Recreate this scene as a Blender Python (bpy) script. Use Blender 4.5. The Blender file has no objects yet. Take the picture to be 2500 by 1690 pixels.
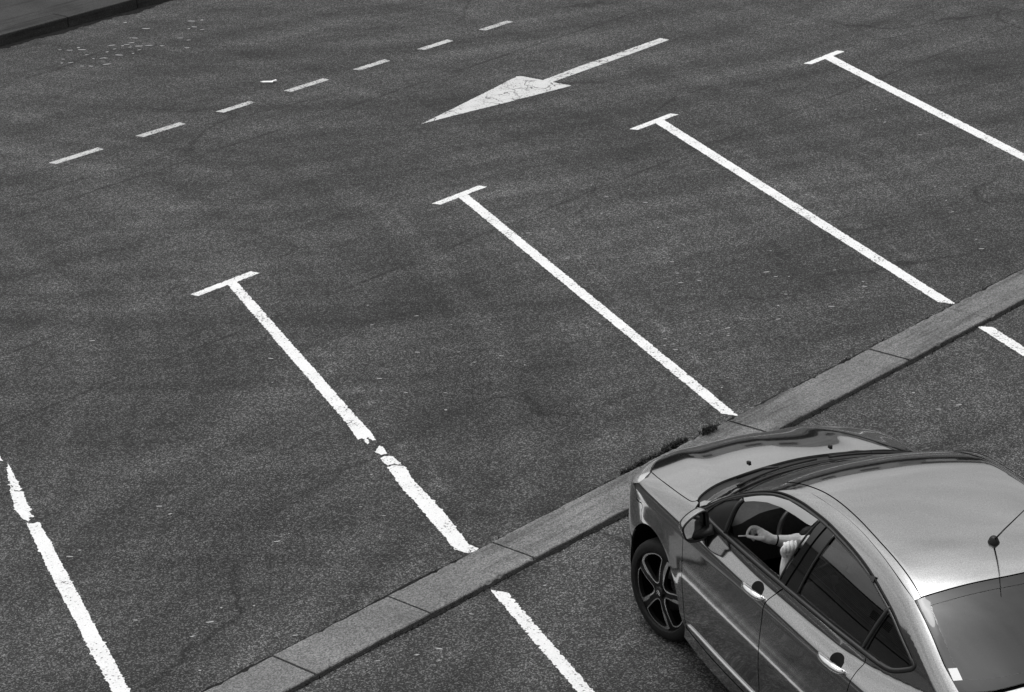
import bpy, bmesh, math, random
import numpy as np
from mathutils import Vector, Matrix
from mathutils.geometry import delaunay_2d_cdt

# ------------------------------------------------------------------ camera, sky, sun, exposure
S = bpy.context.scene
COL = S.collection
CAM = np.array([-10.882, -10.441, 7.384])
YAW, PIT, ROL, FPX = 0.827264, 0.376997, -0.036568, 6500.0
cy_, sy_, cp_, sp_ = math.cos(YAW), math.sin(YAW), math.cos(PIT), math.sin(PIT)
fw_ = np.array([sy_*cp_, cy_*cp_, -sp_]); rt_ = np.array([cy_, -sy_, 0.]); up_ = np.cross(rt_, fw_)
r2_ = math.cos(ROL)*rt_ + math.sin(ROL)*up_; u2_ = -math.sin(ROL)*rt_ + math.cos(ROL)*up_
cam = bpy.data.cameras.new('camera'); cam_o = bpy.data.objects.new('camera', cam); COL.objects.link(cam_o)
cam.sensor_width = 36.0; cam.lens = 36.0*FPX/2500.0; cam.clip_start = .5; cam.clip_end = 2000
M = Matrix.Identity(4)
for i in range(3):
    M[i][0] = r2_[i]; M[i][1] = u2_[i]; M[i][2] = -fw_[i]; M[i][3] = CAM[i]
cam_o.matrix_world = M
S.camera = cam_o

SUN_EL, SUN_AZ = math.radians(78), math.radians(18)     # azimuth clockwise from +Y
world = bpy.data.worlds.new('World'); S.world = world; world.use_nodes = True
nt = world.node_tree; nt.nodes.clear()
sky = nt.nodes.new('ShaderNodeTexSky'); sky.sky_type = 'NISHITA'; sky.sun_disc = False
sky.sun_elevation = SUN_EL; sky.sun_rotation = SUN_AZ
sky.air_density = 1.6; sky.dust_density = 6.0; sky.ozone_density = 1.0
bw = nt.nodes.new('ShaderNodeRGBToBW'); bg = nt.nodes.new('ShaderNodeBackground'); wo = nt.nodes.new('ShaderNodeOutputWorld')
bg.inputs['Strength'].default_value = 0.15
tcw = nt.nodes.new('ShaderNodeTexCoord'); mpw = nt.nodes.new('ShaderNodeMapping'); mpw.inputs['Scale'].default_value = (1, 1, 2.2)
nzw = nt.nodes.new('ShaderNodeTexNoise'); nzw.inputs['Scale'].default_value = 3.2; nzw.inputs['Detail'].default_value = 6; nzw.inputs['Roughness'].default_value = .6
mrw = nt.nodes.new('ShaderNodeMapRange'); mrw.inputs['From Min'].default_value = .3; mrw.inputs['From Max'].default_value = .7; mrw.inputs['To Min'].default_value = .78; mrw.inputs['To Max'].default_value = 1.2
mlw = nt.nodes.new('ShaderNodeMath'); mlw.operation = 'MULTIPLY'                      # cloud layer over the whole sky
nt.links.new(tcw.outputs['Generated'], mpw.inputs[0]); nt.links.new(mpw.outputs[0], nzw.inputs['Vector']); nt.links.new(nzw.outputs['Fac'], mrw.inputs['Value'])
nt.links.new(sky.outputs[0], bw.inputs[0]); nt.links.new(bw.outputs[0], mlw.inputs[0]); nt.links.new(mrw.outputs[0], mlw.inputs[1]); nt.links.new(mlw.outputs[0], bg.inputs['Color']); nt.links.new(bg.outputs[0], wo.inputs[0])
sun = bpy.data.lights.new('sun', 'SUN'); sun.energy = 0.5; sun.angle = math.radians(20); sun.color = (1, 1, 1)
sun_o = bpy.data.objects.new('sun', sun); COL.objects.link(sun_o)
sd = Vector((math.sin(SUN_AZ)*math.cos(SUN_EL), math.cos(SUN_AZ)*math.cos(SUN_EL), math.sin(SUN_EL)))
sun_o.rotation_euler = sd.to_track_quat('Z', 'Y').to_euler()
S.view_settings.view_transform = 'Standard'; S.view_settings.look = 'None'
S.view_settings.exposure = 0.2; S.view_settings.gamma = 1.0

# ------------------------------------------------------------------ helpers
rnd = random.Random(7)
def put(o, parent=None):
    COL.objects.link(o)
    if parent is not None: o.parent = parent
    return o
def tag(o, label=None, cat=None, group=None, kind=None):
    if label: o['label'] = label
    if cat: o['category'] = cat
    if group: o['group'] = group
    if kind: o['kind'] = kind
    return o
def empty(name, loc=(0,0,0), rz=0):
    o = bpy.data.objects.new(name, None); o.location = loc; o.rotation_euler = (0,0,rz); o.empty_display_size = .1
    return put(o)
def meshobj(name, verts, faces, mat=None, parent=None, smooth=False, normals=None):
    me = bpy.data.meshes.new(name); me.from_pydata([tuple(map(float, v)) for v in verts], [], [tuple(int(i) for i in f) for f in faces]); me.update()
    if mat is not None: me.materials.append(mat)
    if smooth or normals is not None:
        me.polygons.foreach_set('use_smooth', [True]*len(me.polygons))
    if normals is not None: me.normals_split_custom_set_from_vertices([tuple(map(float, n)) for n in normals])
    return put(bpy.data.objects.new(name, me), parent)
class MB:
    """collects shapes into one mesh"""
    def __init__(s): s.v = []; s.f = []
    def add(s, v, f):
        b = len(s.v); s.v += [tuple(x) for x in v]; s.f += [tuple(i+b for i in g) for g in f]
    def box(s, c, d, rz=0., bev=0., tilt=None):
        bm = bmesh.new(); bmesh.ops.create_cube(bm, size=1)
        bmesh.ops.scale(bm, vec=d, verts=bm.verts)
        if bev: bmesh.ops.bevel(bm, geom=list(bm.edges), offset=bev, segments=2, affect='EDGES', profile=.6)
        if tilt is not None: bmesh.ops.rotate(bm, cent=(0,0,0), matrix=tilt, verts=bm.verts)
        bmesh.ops.rotate(bm, cent=(0,0,0), matrix=Matrix.Rotation(rz, 3, 'Z'), verts=bm.verts)
        bmesh.ops.translate(bm, vec=c, verts=bm.verts)
        bm.verts.index_update(); s.add([v.co[:] for v in bm.verts], [[v.index for v in f.verts] for f in bm.faces]); bm.free()
    def tube(s, pts, rad, n=10, cap=True, closed=False, flat=1.0, updir=None):
        pts = [np.array(p, float) for p in pts]; m = len(pts)
        if not hasattr(rad, '__len__'): rad = [rad]*m
        rings = []; prev = None
        for i in range(m):
            a = pts[(i-1) % m] if (closed or i > 0) else pts[i]; b = pts[(i+1) % m] if (closed or i < m-1) else pts[i]
            t = b-a; t = t/np.linalg.norm(t)
            ref = np.array(updir, float) if updir is not None else (prev if prev is not None else (np.array([0,0,1.]) if abs(t[2]) < .9 else np.array([1.,0,0])))
            u = ref - t*(ref@t); u /= np.linalg.norm(u); w = np.cross(t, u); prev = u
            rings.append([pts[i] + rad[i]*(math.cos(k*2*math.pi/n)*u*flat + math.sin(k*2*math.pi/n)*w) for k in range(n)])
        v = [q for r in rings for q in r]; f = []
        mm = m if closed else m-1
        for i in range(mm):
            for k in range(n):
                a, b = i*n+k, i*n+(k+1) % n; c, d = ((i+1) % m)*n+(k+1) % n, ((i+1) % m)*n+k
                f.append((a, b, c, d))
        if cap and not closed:
            f.append(tuple(range(n))[::-1]); f.append(tuple((m-1)*n+k for k in range(n)))
        s.add(v, f)
    def ball(s, c, r, n=12, sc=(1,1,1)):
        bm = bmesh.new(); bmesh.ops.create_uvsphere(bm, u_segments=n, v_segments=max(6, n//2+2), radius=1)
        s.add([(c[0]+v.co.x*r*sc[0], c[1]+v.co.y*r*sc[1], c[2]+v.co.z*r*sc[2]) for v in bm.verts], [[v.index for v in f.verts] for f in bm.faces]); bm.free()
    def lathe(s, prof, ax, c, n=48):
        """prof list of (radius, along); ax unit axis"""
        ax = np.array(ax, float); ax /= np.linalg.norm(ax); c = np.array(c, float)
        u = np.cross(ax, [0,0,1.] if abs(ax[2]) < .95 else [1.,0,0]); u /= np.linalg.norm(u); w = np.cross(u, ax)
        v = []; f = []
        for r, h in prof:
            for k in range(n):
                a = 2*math.pi*k/n; v.append(c+ax*h+r*(math.cos(a)*u+math.sin(a)*w))
        for i in range(len(prof)-1):
            for k in range(n): f.append((i*n+k, i*n+(k+1) % n, (i+1)*n+(k+1) % n, (i+1)*n+k))
        s.add(v, f)
    def build(s, name, mat, parent=None, smooth=False, autosmooth=None):
        o = meshobj(name, s.v, s.f, mat, parent, smooth)
        bm = bmesh.new(); bm.from_mesh(o.data); bmesh.ops.recalc_face_normals(bm, faces=bm.faces); bm.to_mesh(o.data); bm.free()
        if autosmooth is not None:
            o.data.polygons.foreach_set('use_smooth', [True]*len(o.data.polygons)); o.data.set_sharp_from_angle(angle=math.radians(autosmooth))
        return o

# ------------------------------------------------------------------ materials
def newmat(name):
    m = bpy.data.materials.new(name); m.use_nodes = True
    return m, m.node_tree, m.node_tree.nodes['Principled BSDF']
def simple(name, g, rough=.5, metal=0., coat=0., spec=.5, coatr=.03, noise=0., nscale=30., bump=0.):
    m, t, b = newmat(name)
    b.inputs['Base Color'].default_value = (g, g, g, 1); b.inputs['Roughness'].default_value = rough
    b.inputs['Metallic'].default_value = metal; b.inputs['Specular IOR Level'].default_value = spec
    b.inputs['Coat Weight'].default_value = coat; b.inputs['Coat Roughness'].default_value = coatr
    if noise or bump:
        tc = t.nodes.new('ShaderNodeTexCoord'); n = t.nodes.new('ShaderNodeTexNoise'); n.inputs['Scale'].default_value = nscale; n.inputs['Detail'].default_value = 6
        t.links.new(tc.outputs['Object'], n.inputs['Vector'])
        if noise:
            r = t.nodes.new('ShaderNodeMapRange'); r.inputs['From Min'].default_value = .3; r.inputs['From Max'].default_value = .7
            r.inputs['To Min'].default_value = g*(1-noise); r.inputs['To Max'].default_value = g*(1+noise)
            t.links.new(n.outputs['Fac'], r.inputs['Value']); t.links.new(r.outputs[0], b.inputs['Base Color'])
        if bump:
            bp = t.nodes.new('ShaderNodeBump'); bp.inputs['Strength'].default_value = bump; bp.inputs['Distance'].default_value = .005
            t.links.new(n.outputs['Fac'], bp.inputs['Height']); t.links.new(bp.outputs[0], b.inputs['Normal'])
    return m
class NT:
    """small wrapper for wiring math nodes"""
    def __init__(s, t): s.t = t
    def n(s, typ, **kw):
        o = s.t.nodes.new(typ)
        for k, v in kw.items(): setattr(o, k, v)
        return o
    def link(s, a, b): s.t.links.new(a, b)
    def m(s, op, a, b=None, clamp=False):
        o = s.n('ShaderNodeMath', operation=op); o.use_clamp = clamp
        for i, x in enumerate((a, b)):
            if x is None: continue
            if isinstance(x, (int, float)): o.inputs[i].default_value = x
            else: s.link(x, o.inputs[i])
        return o.outputs[0]
    def noise(s, vec, scale, detail=4, rough=.55):
        o = s.n('ShaderNodeTexNoise'); o.inputs['Scale'].default_value = scale; o.inputs['Detail'].default_value = detail; o.inputs['Roughness'].default_value = rough
        s.link(vec, o.inputs['Vector']); return o.outputs['Fac']
    def mapped(s, vec, sc, rot=(0,0,0)):
        o = s.n('ShaderNodeMapping'); o.inputs['Scale'].default_value = sc; o.inputs['Rotation'].default_value = rot; s.link(vec, o.inputs['Vector']); return o.outputs[0]
    def rng(s, v, a, b, c, d, smooth=False):
        o = s.n('ShaderNodeMapRange'); 
        if smooth: o.interpolation_type = 'SMOOTHSTEP'
        for k, x in zip(('From Min','From Max','To Min','To Max'), (a, b, c, d)): o.inputs[k].default_value = x
        s.link(v, o.inputs['Value']); return o.outputs[0]
    def vor(s, vec, scale, feature='F1', out='Distance', rand=1.):
        o = s.n('ShaderNodeTexVoronoi', feature=feature); o.inputs['Scale'].default_value = scale; o.inputs['Randomness'].default_value = rand
        s.link(vec, o.inputs['Vector']); return o.outputs[out]
    def pos(s): return s.n('ShaderNodeNewGeometry').outputs['Position']

def asphalt_nodes(T, pos):
    """returns socket with asphalt albedo"""
    sp = T.n('ShaderNodeSeparateXYZ'); T.link(pos, sp.inputs[0]); X, Y = sp.outputs[0], sp.outputs[1]
    big = T.noise(pos, .35, 5, .6); strk = T.noise(T.mapped(pos, (.18, 1.1, 1), (0, 0, math.radians(-3))), 1.0, 5, .6)
    mid = T.noise(pos, 3.0, 5, .65)
    base = T.m('ADD', T.rng(big, .3, .7, -.008, .008), T.rng(strk, .3, .7, -.008, .008))
    base = T.m('ADD', base, T.rng(mid, .3, .7, -.004, .004))
    base = T.m('ADD', base, .050)
    # tyre sweeps: rubber worn in along the turns cars take into the bays
    wb = T.rng(T.noise(pos, .5, 3), 0, 1, -.35, .35)
    for (cx, cy, sc_, amt, seed) in ((2.0, -9.0, 2.3, .25, 0.), (12.5, 13.5, 2.6, .24, 7.), (-6., 9.5, 2.4, .21, 3.)):
        dx = T.m('SUBTRACT', X, cx); dy = T.m('SUBTRACT', Y, cy)
        r = T.m('ADD', T.m('SQRT', T.m('ADD', T.m('MULTIPLY', dx, dx), T.m('MULTIPLY', dy, dy))), wb)
        an = T.m('ARCTAN2', dy, dx)
        cb = T.n('ShaderNodeCombineXYZ'); T.link(T.m('MULTIPLY', r, sc_), cb.inputs[0]); T.link(T.m('MULTIPLY', an, .7), cb.inputs[1]); cb.inputs[2].default_value = seed
        base = T.m('MULTIPLY', base, T.rng(T.noise(cb.outputs[0], 1.0, 4, .62), .35, .68, 1+amt, 1-amt))
    # pale ghosts of scraped-off lines in the right-hand bays
    for gx, gy0, gy1 in ((6.9, .8, 4.6), (4.15, .4, 3.6), (1.35, .5, 3.4)):
        d = T.m('ABSOLUTE', T.m('SUBTRACT', T.m('SUBTRACT', X, T.m('MULTIPLY', Y, .5105)), gx-.5105*2.2))
        k = T.m('MULTIPLY', T.rng(d, .02, .11, 1, 0, True), T.rng(T.noise(pos, 5, 5, .7), .47, .62, 0, .8, True))
        k = T.m('MULTIPLY', k, T.m('MULTIPLY', T.rng(Y, gy0-.3, gy0+.3, 0, 1), T.rng(Y, gy1-.3, gy1+.3, 1, 0)))
        base = T.m('MULTIPLY', base, T.m('ADD', 1.0, k))
    # aggregate: bright and dark stones in the binder
    vc = T.n('ShaderNodeTexVoronoi'); vc.inputs['Scale'].default_value = 125; T.link(pos, vc.inputs['Vector'])
    sc = T.n('ShaderNodeSeparateColor'); T.link(vc.outputs['Color'], sc.inputs[0])
    stone = T.m('POWER', sc.outputs[0], 2.2)
    fine = T.noise(pos, 260, 2, .7)
    vc2 = T.n('ShaderNodeTexVoronoi'); vc2.inputs['Scale'].default_value = 55; T.link(pos, vc2.inputs['Vector'])
    sc2 = T.n('ShaderNodeSeparateColor'); T.link(vc2.outputs['Color'], sc2.inputs[0])
    mul = T.m('ADD', T.m('MULTIPLY', T.m('POWER', sc.outputs[0], 4.0), 2.9), T.rng(fine, .3, .7, .02, .80))
    mul = T.m('ADD', mul, T.m('MULTIPLY', T.m('POWER', sc2.outputs[1], 18), .9))
    alb = T.m('MULTIPLY', base, mul)
    # paving joints running along the lane
    wob = T.rng(T.noise(pos, .9, 4, .6), 0, 1, -.05, .05)
    for y0, w, dk in ((7.72, .036, .60), (4.08, .032, .55), (2.3, .02, .25)):
        d = T.m('ABSOLUTE', T.m('SUBTRACT', T.m('ADD', Y, wob), y0))
        k = T.rng(d, 0, w, dk, 0, True)
        k = T.m('MULTIPLY', k, T.rng(T.noise(pos, 1.7, 3), .42, .6, .4, 1))
        alb = T.m('MULTIPLY', alb, T.m('SUBTRACT', 1.0, k))
    wv = T.n('ShaderNodeTexNoise'); wv.inputs['Scale'].default_value = .8; wv.inputs['Detail'].default_value = 5; T.link(pos, wv.inputs['Vector'])
    sv = T.n('ShaderNodeVectorMath', operation='SCALE'); sv.inputs['Scale'].default_value = .8; T.link(wv.outputs['Color'], sv.inputs[0])
    av = T.n('ShaderNodeVectorMath', operation='ADD'); T.link(pos, av.inputs[0]); T.link(sv.outputs[0], av.inputs[1])
    ck = T.rng(T.vor(T.mapped(av.outputs[0], (.6, 1, 1)), .32, 'DISTANCE_TO_EDGE'), .0, .008, .50, 0)
    ck = T.m('MULTIPLY', ck, T.rng(T.noise(pos, .55, 3), .46, .56, 0, 1))
    alb = T.m('MULTIPLY', alb, T.m('SUBTRACT', 1.0, ck))
    # oil stains
    st = T.rng(T.noise(pos, .8, 6, .7), .68, .78, 0, .22, True)
    alb = T.m('MULTIPLY', alb, T.m('SUBTRACT', 1.0, st))
    return alb
def mat_asphalt():
    m, t, b = newmat('asphalt'); T = NT(t); p = T.pos()
    T.link(asphalt_nodes(T, p), b.inputs['Base Color'])
    b.inputs['Roughness'].default_value = .85; b.inputs['Specular IOR Level'].default_value = .25
    bp = T.n('ShaderNodeBump'); bp.inputs['Strength'].default_value = .55; bp.inputs['Distance'].default_value = .006
    h = T.m('ADD', T.noise(p, 180, 3, .7), T.m('MULTIPLY', T.vor(p, 95), .6)); T.link(h, bp.inputs['Height']); T.link(bp.outputs[0], b.inputs['Normal'])
    return m
def mat_paint_line(name, alb, wear, cracks=False):
    m, t, b = newmat(name); T = NT(t); p = T.pos()
    asp = asphalt_nodes(T, p)
    n = T.noise(p, 55, 5, .7); n2 = T.noise(p, 4, 4, .6)
    thr = T.m('ADD', n, T.m('MULTIPLY', T.m('SUBTRACT', n2, .5), .35))
    hole = T.rng(thr, wear, wear+.03, 1, 0)
    if cracks:
        wv = T.n('ShaderNodeVectorMath', operation='ADD'); nn = T.n('ShaderNodeTexNoise'); nn.inputs['Scale'].default_value = 7
        T.link(p, nn.inputs['Vector']); T.link(p, wv.inputs[0])
        sv = T.n('ShaderNodeVectorMath', operation='SCALE'); sv.inputs['Scale'].default_value = .25; T.link(nn.outputs['Color'], sv.inputs[0]); T.link(sv.outputs[0], wv.inputs[1])
        cr = T.rng(T.vor(wv.outputs[0], 3.6, 'DISTANCE_TO_EDGE'), .012, .03, 1, 0)
        cr = T.m('MULTIPLY', cr, T.rng(T.noise(p, 2.1, 3), .42, .52, 0, 1))
        hole = T.m('MAXIMUM', hole, cr)
    tone = T.rng(T.noise(p, 120, 3, .7), .3, .7, alb*.86, min(alb*1.08, .9))
    tone = T.m('MULTIPLY', tone, T.rng(n2, .3, .7, .93, 1.03))
    mx = T.n('ShaderNodeMix', data_type='FLOAT'); T.link(hole, mx.inputs['Factor']); T.link(tone, mx.inputs['A']); T.link(asp, mx.inputs['B'])
    T.link(mx.outputs['Result'], b.inputs['Base Color']); b.inputs['Roughness'].default_value = .7
    bp = T.n('ShaderNodeBump'); bp.inputs['Strength'].default_value = .4; bp.inputs['Distance'].default_value = .005; T.link(T.noise(p, 150, 3, .7), bp.inputs['Height']); T.link(bp.outputs[0], b.inputs['Normal'])
    return m
def mat_concrete(name, g, speck=.35):
    m, t, b = newmat(name); T = NT(t); p = T.pos()
    a = T.rng(T.noise(p, 1.6, 5, .6), .3, .7, .72, 1.18); c = T.rng(T.noise(p, 120, 3, .75), .3, .7, 1-speck, 1+speck)
    st = T.rng(T.noise(T.mapped(p, (.35, 5, 5)), 1.5, 6, .7), .50, .70, 1, .50, True)
    vc = T.n('ShaderNodeTexVoronoi'); vc.inputs['Scale'].default_value = 110; T.link(p, vc.inputs['Vector'])
    sc = T.n('ShaderNodeSeparateColor'); T.link(vc.outputs['Color'], sc.inputs[0])
    c = T.m('MULTIPLY', c, T.rng(sc.outputs[0], 0, 1, 1-speck*.9, 1+speck*.9))
    T.link(T.m('MULTIPLY', T.m('MULTIPLY', T.m('MULTIPLY', a, c), st), g), b.inputs['Base Color'])
    b.inputs['Roughness'].default_value = .9; b.inputs['Specular IOR Level'].default_value = .2
    bp = T.n('ShaderNodeBump'); bp.inputs['Strength'].default_value = .4; bp.inputs['Distance'].default_value = .004; T.link(T.noise(p, 140, 3, .7), bp.inputs['Height']); T.link(bp.outputs[0], b.inputs['Normal'])
    return m
def mat_carpaint():
    m, t, b = newmat('car_paint'); T = NT(t); p = T.n('ShaderNodeTexCoord').outputs['Object']
    fl = T.rng(T.noise(p, 170, 3, .8), .3, .7, .29, .52)
    T.link(fl, b.inputs['Base Color'])
    b.inputs['Metallic'].default_value = 1.0; b.inputs['Roughness'].default_value = .085
    b.inputs['Coat Weight'].default_value = .85; b.inputs['Coat Roughness'].default_value = .02
    return m
def mat_glass(name, tint, boost=1.0, rough=0.0):
    m, t, b = newmat(name); T = NT(t); t.nodes.remove(b)
    out = [n for n in t.nodes if n.type == 'OUTPUT_MATERIAL'][0]
    tr = T.n('ShaderNodeBsdfTransparent'); tr.inputs[0].default_value = (tint, tint, tint, 1)
    gl = T.n('ShaderNodeBsdfGlossy'); gl.inputs['Roughness'].default_value = rough
    fr = T.n('ShaderNodeFresnel'); fr.inputs['IOR'].default_value = 1.52
    f = T.m('MULTIPLY', fr.outputs[0], boost, clamp=True)
    mx = T.n('ShaderNodeMixShader'); T.link(f, mx.inputs[0]); T.link(tr.outputs[0], mx.inputs[1]); T.link(gl.outputs[0], mx.inputs[2]); T.link(mx.outputs[0], out.inputs[0])
    return m

A_ASPH = mat_asphalt()
A_LINE = mat_paint_line('white_line_paint', .76, .37)
A_WORN = mat_paint_line('worn_line_paint', .52, .42)
A_ARROW = mat_paint_line('cracked_arrow_paint', .58, .38, True)
A_KERB = mat_concrete('kerb_concrete', .165, .45)
A_PAVE = mat_concrete('pavement_concrete', .05, .3)
A_DIRT = simple('joint_dirt', .016, .95, spec=.1, noise=.5, nscale=40, bump=.6)
A_PAINT = mat_carpaint()
A_BLACKGLOSS = simple('black_gloss', .008, .06, coat=.3)
A_BLACK = simple('black_plastic', .012, .45, spec=.3)
A_RUBBER = simple('black_rubber', .010, .7, spec=.25)
A_RIM = simple('rim_black', .006, .3, spec=.25)
A_BOWL = simple('bowl_black', .004, .5, spec=.1)
A_DASHLIT = simple('dash_painted_light', .30, .6, spec=.3)  # pale colour stands for the brightness seen through the windscreen
A_DEFL = simple('sky_pale_acrylic', .34, .25, coat=.6)  # reflected sky put into the base colour
A_SATIN = simple('dark_satin_trim', .035, .35)
A_TYRE = simple('tyre_rubber', .011, .75, spec=.3, noise=.3, nscale=60, bump=.3)
A_CHROME = simple('chrome', .95, .10, metal=1.)
A_ALLOY = simple('machined_alloy', .62, .25, metal=.9)
A_VOID = simple('dark_cavity', .004, .9, spec=.05)
A_TRIM = simple('interior_plastic', .022, .6, spec=.3, noise=.25, nscale=50)
A_DASH = simple('dashboard_plastic', .05, .6, spec=.35, noise=.2, nscale=60)
A_SEAT = simple('seat_fabric', .02, .85, spec=.15, noise=.4, nscale=70)
A_GLASS = mat_glass('clear_glass', .80, 1.6)
A_TINT = mat_glass('tinted_glass', .22, 2.6)
A_TINT2 = mat_glass('quarter_glass', .35, 1.0)
A_REAR = mat_glass('rear_glass', .20, 1.5)
A_LAMP = simple('lamp_lens', .75, .08, metal=.55, coat=1.)
A_RED = simple('tail_lens', .08, .1, coat=.8)
A_MIRROR = simple('mirror_glass', .9, .01, metal=1.)
A_SKIN = simple('skin', .72, .55, spec=.3, noise=.10, nscale=90, bump=.1)
A_SHIRT = simple('shirt_cloth', .05, .9, spec=.1, noise=.3, nscale=60)
A_HAIR = simple('hair', .012, .6, spec=.3)
A_PAPER = simple('cigarette_paper', .85, .7)
A_WEED = simple('weed_leaf', .022, .7, spec=.2, noise=.5, nscale=25)
A_FLECK = simple('pale_fleck', .38, .8, noise=.3, nscale=50)
A_SCRAP = simple('white_paper', .8, .8, noise=.1)

# ------------------------------------------------------------------ ground
def sheet(name, x0, x1, y0, y1, z, mat, kind='structure'):
    o = meshobj(name, [(x0,y0,z),(x1,y0,z),(x1,y1,z),(x0,y1,z)], [(0,1,2,3)], mat)
    return tag(o, kind=kind)
sheet('ground', -320, 320, -320, 320, 0, A_ASPH)

# pavement across the lane: slab with a kerb face
PY = 12.47
mb = MB(); mb.box((0, PY+.27+4.2, .055), (160, 8.4, .12)); o = mb.build('pavement', A_PAVE); tag(o, kind='structure')
mb = MB()
x = -40.0
while x < 60:
    mb.box((x+.5, PY+.13, .055), (.988, .26, .135), bev=.012); x += 1.0
tag(mb.build('pavement_kerb', A_PAVE), kind='structure')
# dirt lying in the gutter below the far kerb
def ragged_strip(name, x0, x1, yfun0, yfun1, z, mat, step=.04, parent=None):
    v = []; f = []
    n = int((x1-x0)/step)
    for i in range(n+1):
        xx = x0+(x1-x0)*i/n; v += [(xx, yfun0(xx), z), (xx, yfun1(xx), z)]
        if i: f.append((2*i-2, 2*i, 2*i+1, 2*i-1))
    return meshobj(name, v, f, mat, parent)
def walk(seed, amp, lo, hi, smooth=.8):
    r = random.Random(seed); c = {}; st = [0.]
    def fn(x):
        k = round(x*25)
        if k not in c:
            st[0] = st[0]*smooth+r.uniform(-amp, amp); c[k] = min(hi, max(lo, st[0]))
        return c[k]
    return fn
w1 = walk(3, .05, -.10, .10, .9)
o = ragged_strip('gutter_dirt', -20, 40, lambda x: PY-.10-w1(x)*.6, lambda x: PY-.002, .004, A_DIRT); tag(o, kind='structure')

# kerb: a flush row of concrete stones between the two rows of bays
KW = .368
r = random.Random(5)
js = [-1.70-.951*k for k in range(30, 0, -1)]+[-1.70, -.735, .213, 1.68, 2.66, 3.42, 4.36]+[5.42+.98*k for k in range(32)]
A_KE = []
mb = MB()
for xa, xb in zip(js[:-1], js[1:]):                  # each stone: chipped arrises along both long edges
    dz = r.uniform(-.004, .004); ga = r.uniform(.003, .008); n = max(4, int((xb-xa)/.035)); ts = [xa+ga+(xb-xa-2*ga)*i/n for i in range(n+1)]; v = []; f = []; lo0 = lo1 = 0.
    for t in ts:
        lo0 = lo0*.5+r.uniform(-.003, .003); lo1 = lo1*.5+r.uniform(-.003, .003); c0 = .006+(.016 if r.random() < .06 else 0); c1 = .006+(.016 if r.random() < .06 else 0)
        y0, y1 = -KW+.003+lo0, -.003+lo1; zt = .021+dz+r.uniform(-.0012, .0012)
        v += [(t, y0, -.06), (t, y0, zt-c0), (t, y0+c0, zt), (t, y1-c1, zt), (t, y1, zt-c1), (t, y1, -.06)]
    for i in range(n):
        for j in range(5): f.append((6*i+j, 6*i+6+j, 6*i+7+j, 6*i+1+j))
    f.append(tuple(range(6))); f.append(tuple(6*n+k for k in range(6))[::-1]); mb.add(v, f)
tag(mb.build('kerb', A_KERB), kind='structure')
wa = walk(11, .007, -.008, .016, .7); wb = walk(12, .006, -.006, .014, .7)
o = ragged_strip('kerb_joint_dirt', -30, 40, lambda x: -.004, lambda x: .024+wa(x)*1.4, .0045, A_DIRT); tag(o, kind='structure')
o = ragged_strip('kerb_joint_dirt', -30, 40, lambda x: -KW-.028-wb(x), lambda x: -KW+.002, .0045, A_DIRT); tag(o, kind='structure')

# ------------------------------------------------------------------ painted markings
SH = .5105                                  # the bays lean: x = x0 + SH*y
def ragged(poly, step, amp, seed):
    r = random.Random(seed); out = []
    n = len(poly); low = 0.
    for i in range(n):
        a = np.array(poly[i]); b = np.array(poly[(i+1) % n]); L = np.linalg.norm(b-a); k = max(1, int(L/step)); t = (b-a)/max(L, 1e-6); nn = np.array([-t[1], t[0]])
        for j in range(k):
            low = low*.5+r.uniform(-amp, amp)*.45; chip = r.uniform(.8, 2.2)*amp if r.random() < .10 else 0
            out.append(a+(b-a)*(j/k)+nn*(low+r.uniform(-amp, amp)*.55+chip)+t*r.uniform(-amp, amp)*.3)
    return out
def fill(mb, poly, z):
    vs = [Vector((p[0], p[1])) for p in poly]; n = len(vs)
    V, Ed, Fc, *_ = delaunay_2d_cdt(vs, [(i, (i+1) % n) for i in range(n)], [list(range(n))], 1, 1e-5)
    mb.add([(v.x, v.y, z) for v in V], [tuple(f) for f in Fc])
def stem(x0, ya, yb, w, cut=.55):
    """quad of a bay line from y=ya to y=yb; ends cut aslant"""
    d = np.array([SH, 1.])/math.hypot(SH, 1); nn = np.array([d[1], -d[0]])      # to the right
    A = np.array([x0+SH*ya, ya]); B = np.array([x0+SH*yb, yb])
    return [A-nn*w/2+d*w*cut, A+nn*w/2-d*w*cut, B+nn*w/2-d*w*cut, B-nn*w/2+d*w*cut]
Z_LINE = .004
def marking(name, polys, mat, label, cat, group=None, step=.013, amp=.0045, seed=1):
    mb = MB()
    for i, q in enumerate(polys): fill(mb, ragged(q, step, amp, seed*31+i), Z_LINE)
    return tag(mb.build(name, mat), label, cat, group)
GB = 'white bay lines of the car park'
def head(x0, xl, xr):
    return [(xl, 4.992), (xl+.03, 4.908), (xr+.005, 4.914), (xr-.012, 5.0)]
def tee(x0, xl, xr, w):  # head and stem are one stroke of paint
    h = head(x0, xl, xr)
    s = stem(x0, .07, 4.93, w)
    s[2] = np.array([x0+SH*4.9+w*.62, 4.912]); s[3] = np.array([x0+SH*4.9-w*.62, 4.912])
    return [h[0], h[1], s[3], s[0], s[1], s[2], h[2], h[3]]
def rounded_end(poly): return poly
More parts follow.
